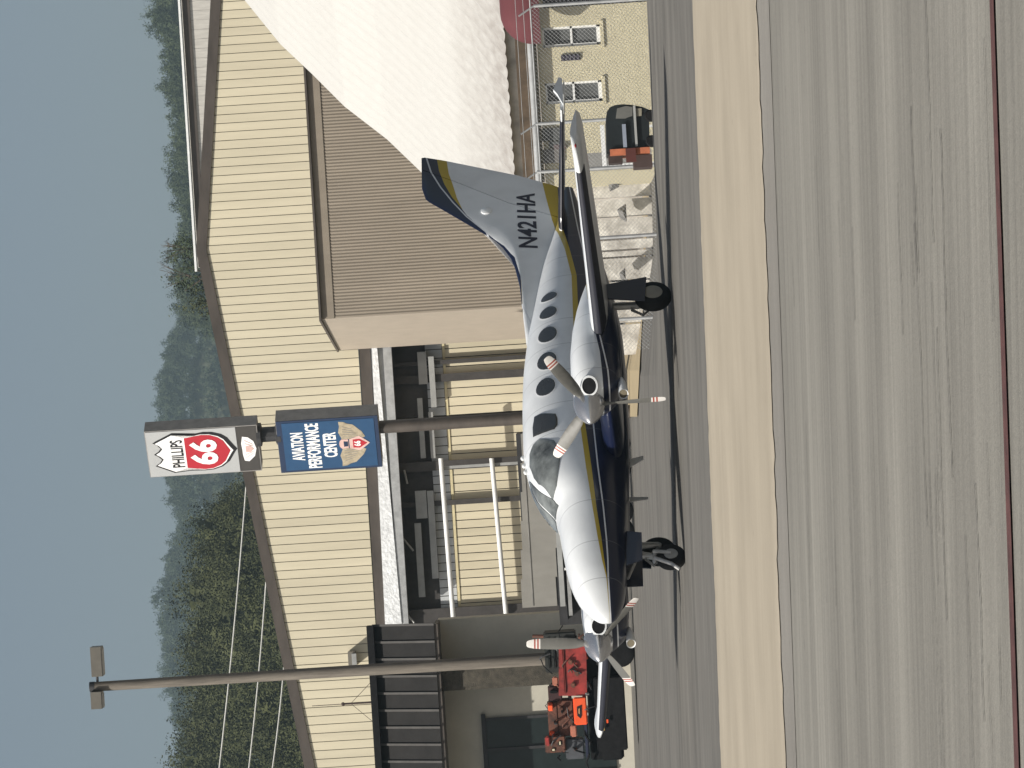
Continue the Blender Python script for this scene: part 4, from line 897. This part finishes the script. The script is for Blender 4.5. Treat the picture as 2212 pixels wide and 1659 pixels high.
# maroon dome awning
AW = M('maroon_canvas', (.105, .026, .031), rough=.85, var=.12, scale=2)
ax0 = P(1150, 101, KD).x; azb, azt = P(1152, 60, KD).z, P(1083, 60, KD).z; rz = azt-azb; ry = .75
rg = []
for i in range(26):
    if i < 9: q = math.pi/2*i/8; xx = ax0+.75*(1-math.cos(q)); k = max(.03, math.sin(q))
    else: xx = ax0+.75+(i-8)*.35; k = 1
    rg.append([(xx, KD-.62-ry*k*math.cos(t_), azb+rz*k*math.sin(t_)) for t_ in [math.pi/2*j/8 for j in range(9)]])
aw = MB().loft(rg, caps=False, closed=False)
aw.build('awning', AW, sbw, smooth=True, auto=80)
MB().prism([(r_[0][0], r_[0][1], azb-.001) for r_ in rg]+[(r_[0][0], KD-.62, azb-.001) for r_ in rg[::-1]][:1]+[(rg[0][0][0], KD-.62, azb-.001)], (0, 0, -.16)).build('awning_valance', M('maroon_dark', (.09, .022, .026), rough=.85), sbw)
# porch clutter at its left end
px0, px1, pz0, pz1 = rect(1166, 1200, 279, 304, KD-.05)
def deco(name, mat, dx0, dx1, dy0, dy1, D, dep, parent=sbw):
    m_ = MB(); bxw(m_, dx0, dx1, dy0, dy1, D, dep); return m_.build(name, mat, parent)
deco('porch_window', PANE, 1167, 1212, 277, 304, KD-.06, .05); deco('porch_panel', M('porch_grey', (.16, .15, .14), rough=.7), 1172, 1216, 322, 352, KD-.06, .05); deco('porch_pier', M('plum_grey_pier', (.13, .10, .10), rough=.8), 1196, 1222, 312, 322, KD-.08, .07)
deco('porch_window', PANE, 1186, 1212, 306, 318, KD-.07, .06)

# ------------------------------------------------------------------ fence in front of it
FD = 72.
fe = thing('wire_fence', (P(1400, 200, FD).x, FD, zg(6, FD)), 'galvanised wire fence with angled arms in front of the cream stucco building', 'fence')
posts = [(13, 1153), (268, 1158), (372, 1160), (522, 1170), (700, 1180)]
fx0 = P(1300, 760, FD).x; fx1 = P(1300, -150, FD).x
for dy, dtop in posts:
    tp = P(dtop, dy, FD); zb_ = zg(tp.x, FD)-.1
    po = MB().tube([(tp.x, FD, zb_), (tp.x, FD, tp.z)], .035, 8).tube([(tp.x, FD, tp.z), (tp.x-.2, FD-.05, tp.z+.33)], .02, 6).build('post', GALV, fe, smooth=True)
ztop_f = P(1155, 200, FD).z
for k, dz in enumerate((0, -.02+.17, .31)):
    MB().tube([(fx0, FD-.01-.02*k, ztop_f+dz-.02), (fx1, FD-.01-.02*k, ztop_f+dz-.02)], .006 if k else .018, 5).build('strand' if k else 'top_rail', GALV, fe)
wires = MB(); cell = .085; zbm = zg(6, FD)+.0; H_ = ztop_f-zbm-.02
n_ = int((fx1-fx0)/cell)
for i in range(-int(H_/cell), n_):
    for sg in (1, -1):
        xa_ = fx0+i*cell; pts = []
        x_s, x_e = xa_, xa_+H_
        a0_, a1_ = max(x_s, fx0), min(x_e, fx1)
        if a1_-a0_ < .05: continue
        za_, zb2 = zbm+(a0_-x_s), zbm+(a1_-x_s)
        if sg < 0: za_, zb2 = ztop_f-.02-(a0_-x_s), ztop_f-.02-(a1_-x_s)
        wires.tube([(a0_, FD-.03*sg*.3, za_), (a1_, FD-.03*sg*.3, zb2)], .0034, 3, caps=False)
tag(wires.build('chain_link', GALV, fe, fix=False), kind='stuff')

# ------------------------------------------------------------------ black ground equipment, cabinet, white rail
ED = 70.; pc = P(1400, 285, ED)
eq = thing('ground_power_cart', (pc.x, ED, zg(pc.x, ED)), 'black round-nosed equipment cart with an orange tail panel parked under the tail', 'cart')
EBK = M('cart_black', (.012, .016, .018), rough=.4, var=.4, scale=3)
def pixprism(name, pts, D, dep, mat, parent): return MB().prism([P(*q, D) for q in pts], (0, dep, 0)).build(name, mat, parent)
body = pixprism('body', [(1311, 333), (1309, 260), (1311, 241), (1317, 232), (1328, 227), (1345, 225), (1368, 227), (1388, 231), (1402, 237), (1404, 330)], ED, 1.3, EBK, eq)
pixprism('nose_panel', [(1330, 256), (1333, 234), (1352, 229), (1366, 231), (1366, 250), (1350, 256)], ED-.03, .025, M('cart_grey', (.13, .13, .12), rough=.5), body)
pixprism('nose_panel', [(1372, 252), (1373, 234), (1386, 234), (1386, 250)], ED-.03, .025, M('cart_tan', (.24, .22, .17), rough=.5), body)
for (a0, a1, y0, y1, mat) in ((1345, 1353, 268, 318, M('cart_blue_grey', (.24, .27, .33), rough=.4)), (1370, 1375, 228, 316, PALE)): deco('trim_rail', mat, a0, a1, y0, y1, ED-.07, .06, body)
deco('tail_panel', M('dull_orange', (.42, .13, .06), rough=.6, var=.4, scale=4), 1318, 1404, 320, 333, ED-.08, 1.2, eq); deco('tail_rail', M('dark_red_bar', (.08, .02, .015), rough=.6), 1352, 1374, 320, 350, ED-.14, .07, eq)
deco('counterweight', M('dark_brown_block', (.06, .038, .034), rough=.8), 1369, 1409, 334, 361, ED+.1, .9, eq)
deco('hopper', M('rusty_hopper', (.045, .03, .026), rough=.8, var=.5), 1315, 1345, 334, 352, ED+.2, .7, eq)
for dy in (250, 305): gwheel(eq, 1396, dy, ED-.12, 13, .18)
cb = deco('utility_cabinet', M('cabinet_grey', (.24, .235, .22), rough=.6, var=.15), 1262, 1408, 327, 362, 76., .7, None)
tag(cb, 'plain grey utility cabinet between the fence and the cream stucco wall', 'cabinet')
rl = thing('white_rail', (P(1305, 300, 75).x, 75, zg(5, 75)), 'thick white horizontal rail on posts above the black equipment cart', 'rail')
deco('rail_bar', WPAINT, 1299, 1308, 270, 362, 75., .12, rl); deco('rail_post', WPAINT, 1308, 1420, 352, 358, 75.02, .08, rl); deco('rail_post', WPAINT, 1308, 1420, 272, 277, 75.02, .08, rl)

# pale rubble wall behind the fence and dry strip in front of it
rw = thing('low_wall', (P(1380, 570, 86).x, 86, zg(2, 86)), 'low patchy whitewashed panel wall behind the wire fence under the near wing', 'wall')
WASH = M('patchy_whitewash', (.70, .68, .63), rough=.95, scale=2.6, bump=.5, dirt_or_dark=(.27, .25, .22))
jx = [376, 428, 470, 517, 541, 556, 607, 655, 700, 770]
for a_, b_ in zip(jx[:-1], jx[1:]):
    c0, c1 = P(1330, b_, 86).x, P(1330, a_, 86).x; zt_w = P(1286+random.uniform(-6, 6), 560, 86).z; zb_w = -1.2
    MB().box(((c0+c1)/2, 86.2+random.uniform(-.04, .04), (zt_w+zb_w)/2), (c1-c0-.05, .25, zt_w-zb_w)).build('wall_panel', WASH, rw)
GREY_SHADE = M('grey_wall_shadow', (.17, .165, .155), rough=.9, var=.4, scale=4)  # grey wedges added in place of dark triangular shadows along the wall
for pts_, lab_ in (([(1311, 385), (1333, 378), (1338, 402), (1318, 412)], 'grey wedge shaped as a triangular shadow against the right end of the whitewashed wall'), ([(1334, 452), (1352, 440), (1354, 478), (1340, 470)], 'dark wedge shaped as a shadow at the foot of the whitewashed wall near the fence post'), ([(1338, 590), (1350, 578), (1352, 604), (1342, 602)], 'small wedge shaped as a dark shadow beside the main wheel leg by the whitewashed wall')):
    pv_ = [P(*q, 85.4) for q in pts_]; cm_ = sum(pv_, Vector())/4; cm_.y -= .35
    tag(MB().add(pv_+[cm_]+[p_+Vector((0, .45, 0)) for p_ in pv_], [(0, 1, 4), (1, 2, 4), (2, 3, 4), (3, 0, 4), (0, 5, 6, 1), (1, 6, 7, 2), (2, 7, 8, 3), (3, 8, 5, 0), (5, 8, 7, 6)]).build('shadow_wedge', GREY_SHADE), lab_, 'shadow_wedge')
DRY = M('dry_grass', (.36, .29, .175), rough=.95, var=.28, scale=2.5, bump=.6, stretch=(.3, 1, 1))
bk = MB(); top_e = [(1366, 362), (1362, 450), (1357, 560), (1353, 690), (1350, 800), (1347, 900)]; bot_e = [(1407, 362), (1402, 450), (1395, 560), (1389, 690), (1383, 800), (1378, 900)]
ta = [G(*q) for q in top_e]; ba = [G(*q) for q in bot_e]; n_ = len(ta)
bk.add([(q.x, q.y, zg(q.x, q.y)+.03) for q in ta]+[(q.x, q.y, zg(q.x, q.y)+.02) for q in ba], [(i, i+1, n_+i+1, n_+i) for i in range(n_-1)])
tag(bk.build('dry_grass_strip', DRY, fix=False), kind='structure')

# ------------------------------------------------------------------ wooded hills
def crown(c, rx, rz, nclump, nleaf, size, rg_, spread=.16, core=0):
    """leaf quads in clumps spread through an uneven crown"""
    c = np.array(c); u = rg_.normal(size=(nclump, 3)); u /= np.linalg.norm(u, axis=1)[:, None]; rad = rg_.uniform(.45, 1.0, (nclump, 1))**.6
    cc = u*rad*np.array([rx, rx, rz]); cc[:, 2] *= np.where(cc[:, 2] < 0, .75, 1)
    pts = np.repeat(cc, nleaf, 0) + rg_.normal(size=(nclump*nleaf, 3))*np.array([rx, rx, rz])*spread
    nr = pts/np.array([rx, rx, rz]) + rg_.normal(size=pts.shape)*.55; nr /= np.linalg.norm(nr, axis=1)[:, None]
    t1 = np.cross(nr, rg_.normal(size=nr.shape)); t1 /= np.linalg.norm(t1, axis=1)[:, None]; t2 = np.cross(nr, t1)
    s_ = size*rg_.uniform(.6, 1.3, (len(pts), 1))
    if core:
        q_ = rg_.normal(size=(core, 3)); q_ /= np.linalg.norm(q_, axis=1)[:, None]; pts[:core] = q_*np.array([rx, rx, rz])*rg_.uniform(.1, .6, (core, 1)); s_[:core] = rx*.45
    pts = pts+c
    return np.stack([pts-t1*s_*.6, pts-t2*s_*.32, pts+t1*s_*.6, pts+t2*s_*.32], 1).reshape(-1, 3)
def quads_mesh(name, arrs, mat, extra=None):
    v = np.concatenate(arrs); n = len(v)//4; me = bpy.data.meshes.new(name)
    me.vertices.add(len(v)); me.vertices.foreach_set('co', v.ravel().astype(np.float32)); me.loops.add(4*n); me.loops.foreach_set('vertex_index', np.arange(4*n, dtype=np.int32))
    me.polygons.add(n); me.polygons.foreach_set('loop_start', np.arange(0, 4*n, 4, dtype=np.int32)); me.update(calc_edges=True); me.materials.append(mat); return me
LEAF1 = leaf_mat('leaf_olive', (.030, .036, .013), (.066, .072, .027)); LEAF2 = leaf_mat('leaf_dark', (.024, .036, .020), (.048, .062, .030)); LEAF3 = leaf_mat('leaf_mid', (.028, .041, .019), (.058, .073, .031))
TRUNK = M('bark', (.09, .07, .05), rough=.9, var=.4)
def skyline(tab, dy, D):
    dx = float(np.interp(dy, [p[0] for p in tab], [p[1] for p in tab])); return P(dx, dy, D)
HSOIL = M('hill_soil', (.05, .055, .03), rough=.95, var=.4, scale=.1)
def hillside(name, tab, D, depth, treeH, dy0, dy1, mat, ncl, nlf, leaf, spacing, seed, spread=.13):
    """a wooded slope whose crest trees reach the skyline tab (picture heights along the ridge at distance D)"""
    rg_ = np.random.default_rng(seed); arrs = []; mbh = MB(); n = 40
    xs_ = [P(500, dy1, D).x + (P(500, dy0, D).x-P(500, dy1, D).x)*i/n for i in range(n+1)]
    def crest(x):
        dy = 829.5-(x/D)*F; return skyline(tab, min(dy1, max(dy0, dy)), D).z
    rows = [(D-depth, lambda x: .18*crest(x)), (D-depth*.6, lambda x: .5*crest(x)), (D-depth*.25, lambda x: max(1, crest(x)-treeH*1.25)), (D+20, lambda x: max(1, crest(x)-treeH*.95)), (D+depth, lambda x: 0)]
    v = [(x*(y/D), y, f(x)) for y, f in rows for x in xs_]; m_ = n+1
    mbh.add([(xs_[i], D-depth*1.3, -1.5) for i in range(m_)]+v, [(j*m_+i, j*m_+i+1, (j+1)*m_+i+1, (j+1)*m_+i) for j in range(len(rows)) for i in range(n)])
    tag(mbh.build(name+'_hill', HSOIL, fix=False, smooth=True), kind='structure')
    ysr = [r_[0] for r_ in rows]
    yv = D+10
    while yv > D-depth:
        x = xs_[0]+rg_.uniform(0, spacing)
        while x < xs_[-1]:
            zz = float(np.interp(yv, ysr, [f(x) for _, f in rows])); h = treeH*rg_.uniform(.75, 1.12)
            if yv > D-5: h = min(h, max(2., crest(x)+rg_.uniform(-.14, .03)*treeH-zz))
            rx = spacing*rg_.uniform(.5, .72)
            arrs.append(crown((x*(yv/D), yv+rg_.uniform(-.3, .3)*spacing, zz+h*.58), rx, h*.46, ncl, nlf, leaf, rg_, spread, 30)); x += spacing*rg_.uniform(.75, 1.2)
        yv -= spacing*1.15
    o = bpy.data.objects.new(name, quads_mesh(name, arrs, mat)); COL.objects.link(o); tag(o, kind='stuff')
tabL = [(-100, 700), (960, 640), (1010, 525), (1030, 484), (1060, 458), (1085, 440), (1130, 420), (1172, 408), (1230, 405), (1300, 402), (1345, 398), (1400, 392), (1450, 393), (1520, 389), (1570, 384), (1600, 392), (1660, 396), (1900, 390)]
tabB = [(100, 420), (560, 400), (640, 372), (680, 362), (720, 346), (760, 335), (800, 334), (860, 340), (900, 342), (1000, 352), (1050, 366), (1100, 380), (1160, 352), (1200, 345), (1240, 338), (1290, 342), (1320, 346), (1370, 352), (1420, 345), (1500, 372), (1700, 390), (1900, 395)]
tabR = [(-250, 318), (0, 318), (30, 326), (60, 338), (110, 345), (160, 350), (210, 360), (280, 364), (330, 362), (370, 368), (420, 374), (470, 372), (520, 362), (560, 362), (600, 368), (640, 384), (700, 470), (900, 600)]
hillside('wooded_slope', tabL, 420, 120, 10, 940, 1850, LEAF1, 44, 44, .26, 5.0, 3)
hillside('far_forest', tabB, 1500, 170, 15, 480, 1850, LEAF2, 40, 40, .62, 8.5, 5, .11)
hillside('treeline', tabR, 1000, 130, 12, -200, 760, LEAF3, 40, 40, .46, 6.6, 9, .11)
# separate trees that stand out on the skyline
def tree(name, dyc, dxtop, D, hgt_, wpx, mat, seed, label, bare=0, group=None, ncl=46, nlf=46, leaf=.2):
    rg_ = np.random.default_rng(seed); top = P(dxtop, dyc, D); x = top.x; zb_ = top.z-hgt_; rx = wpx*D/F/2
    root = thing(name, (x, D, zb_), label, 'tree', group)
    tb = MB(); tb.tube([(x, D, zb_), (x+.1, D, zb_+hgt_*.4), (x-.05, D, zb_+hgt_*.8)], [.32, .22, .06], 8)
    for k in range(7):
        q = rg_.uniform(0, 6.28); z_ = zb_+hgt_*rg_.uniform(.35, .7); tb.tube([(x, D, z_), (x+math.cos(q)*rx*.7, D+math.sin(q)*rx*.7, z_+hgt_*.2)], [.1, .03], 5)
    for k in range(bare):
        q = rg_.uniform(0, 6.28); z_ = zb_+hgt_*.82; e_ = Vector((x+math.cos(q)*rx*rg_.uniform(.1, .7), D+math.sin(q)*rx*.5, top.z+rg_.uniform(.3, 1.1)))
        a_ = Vector((x, D, z_)); tb.tube([a_, a_.lerp(e_, .6)+Vector((0, 0, .1)), e_], [.05, .03, .012], 4)
        for kk in range(3): tb.tube([a_.lerp(e_, .6+.12*kk), e_+Vector((rg_.uniform(-.6, .6), 0, rg_.uniform(-.4, .3)))], [.022, .01], 4)
    tb.build('trunk', TRUNK, root)
    me = quads_mesh('crown', [crown((0, 0, hgt_*.62), rx, hgt_*.40, ncl, nlf, leaf, rg_)], mat); o = bpy.data.objects.new('crown', me); COL.objects.link(o); o.parent = root
    return root
TG = 'trees behind the hangar ridge'
tree('tree', 540, 372, 300, 10, 95, LEAF3, 21, 'tree with bare twigs sticking up right of the gable apex', bare=6)
tree('tree', 600, 370, 290, 10, 90, LEAF3, 22, 'leafy tree just right of the gable apex with a few bare twigs', bare=4)
tree('tree', 655, 398, 280, 9, 80, LEAF1, 23, 'dark olive tree directly left above the gable apex')
for k, (dyc, dxt, wpx, lab) in enumerate(((1150, 404, 60, 'dark rounded tree on the olive slope left of the shield sign'), (1400, 380, 80, 'bushy tree rising above the olive slope just right of the light pole'), (1600, 378, 85, 'pale olive tree on the skyline at the far left edge'))):
    tree('tree', dyc, dxt, 405, 9, wpx, LEAF1 if k else LEAF2, 40+k, lab, leaf=.25)

# ------------------------------------------------------------------ haze
hz = MB().box((0, 780, 105), (3600, 1960, 216)).build('haze', [], None)
hm = bpy.data.materials.new('haze_air'); hm.use_nodes = True; ht = hm.node_tree; ht.nodes.remove(ht.nodes['Principled BSDF'])
pv = ht.nodes.new('ShaderNodeVolumePrincipled'); pv.inputs['Color'].default_value = (.68, .90, 1, 1); pv.inputs['Density'].default_value = .0002; pv.inputs['Anisotropy'].default_value = .2
ht.links.new(pv.outputs[0], ht.nodes['Material Output'].inputs['Volume']); hz.data.materials.clear(); hz.data.materials.append(hm); tag(hz, kind='stuff')
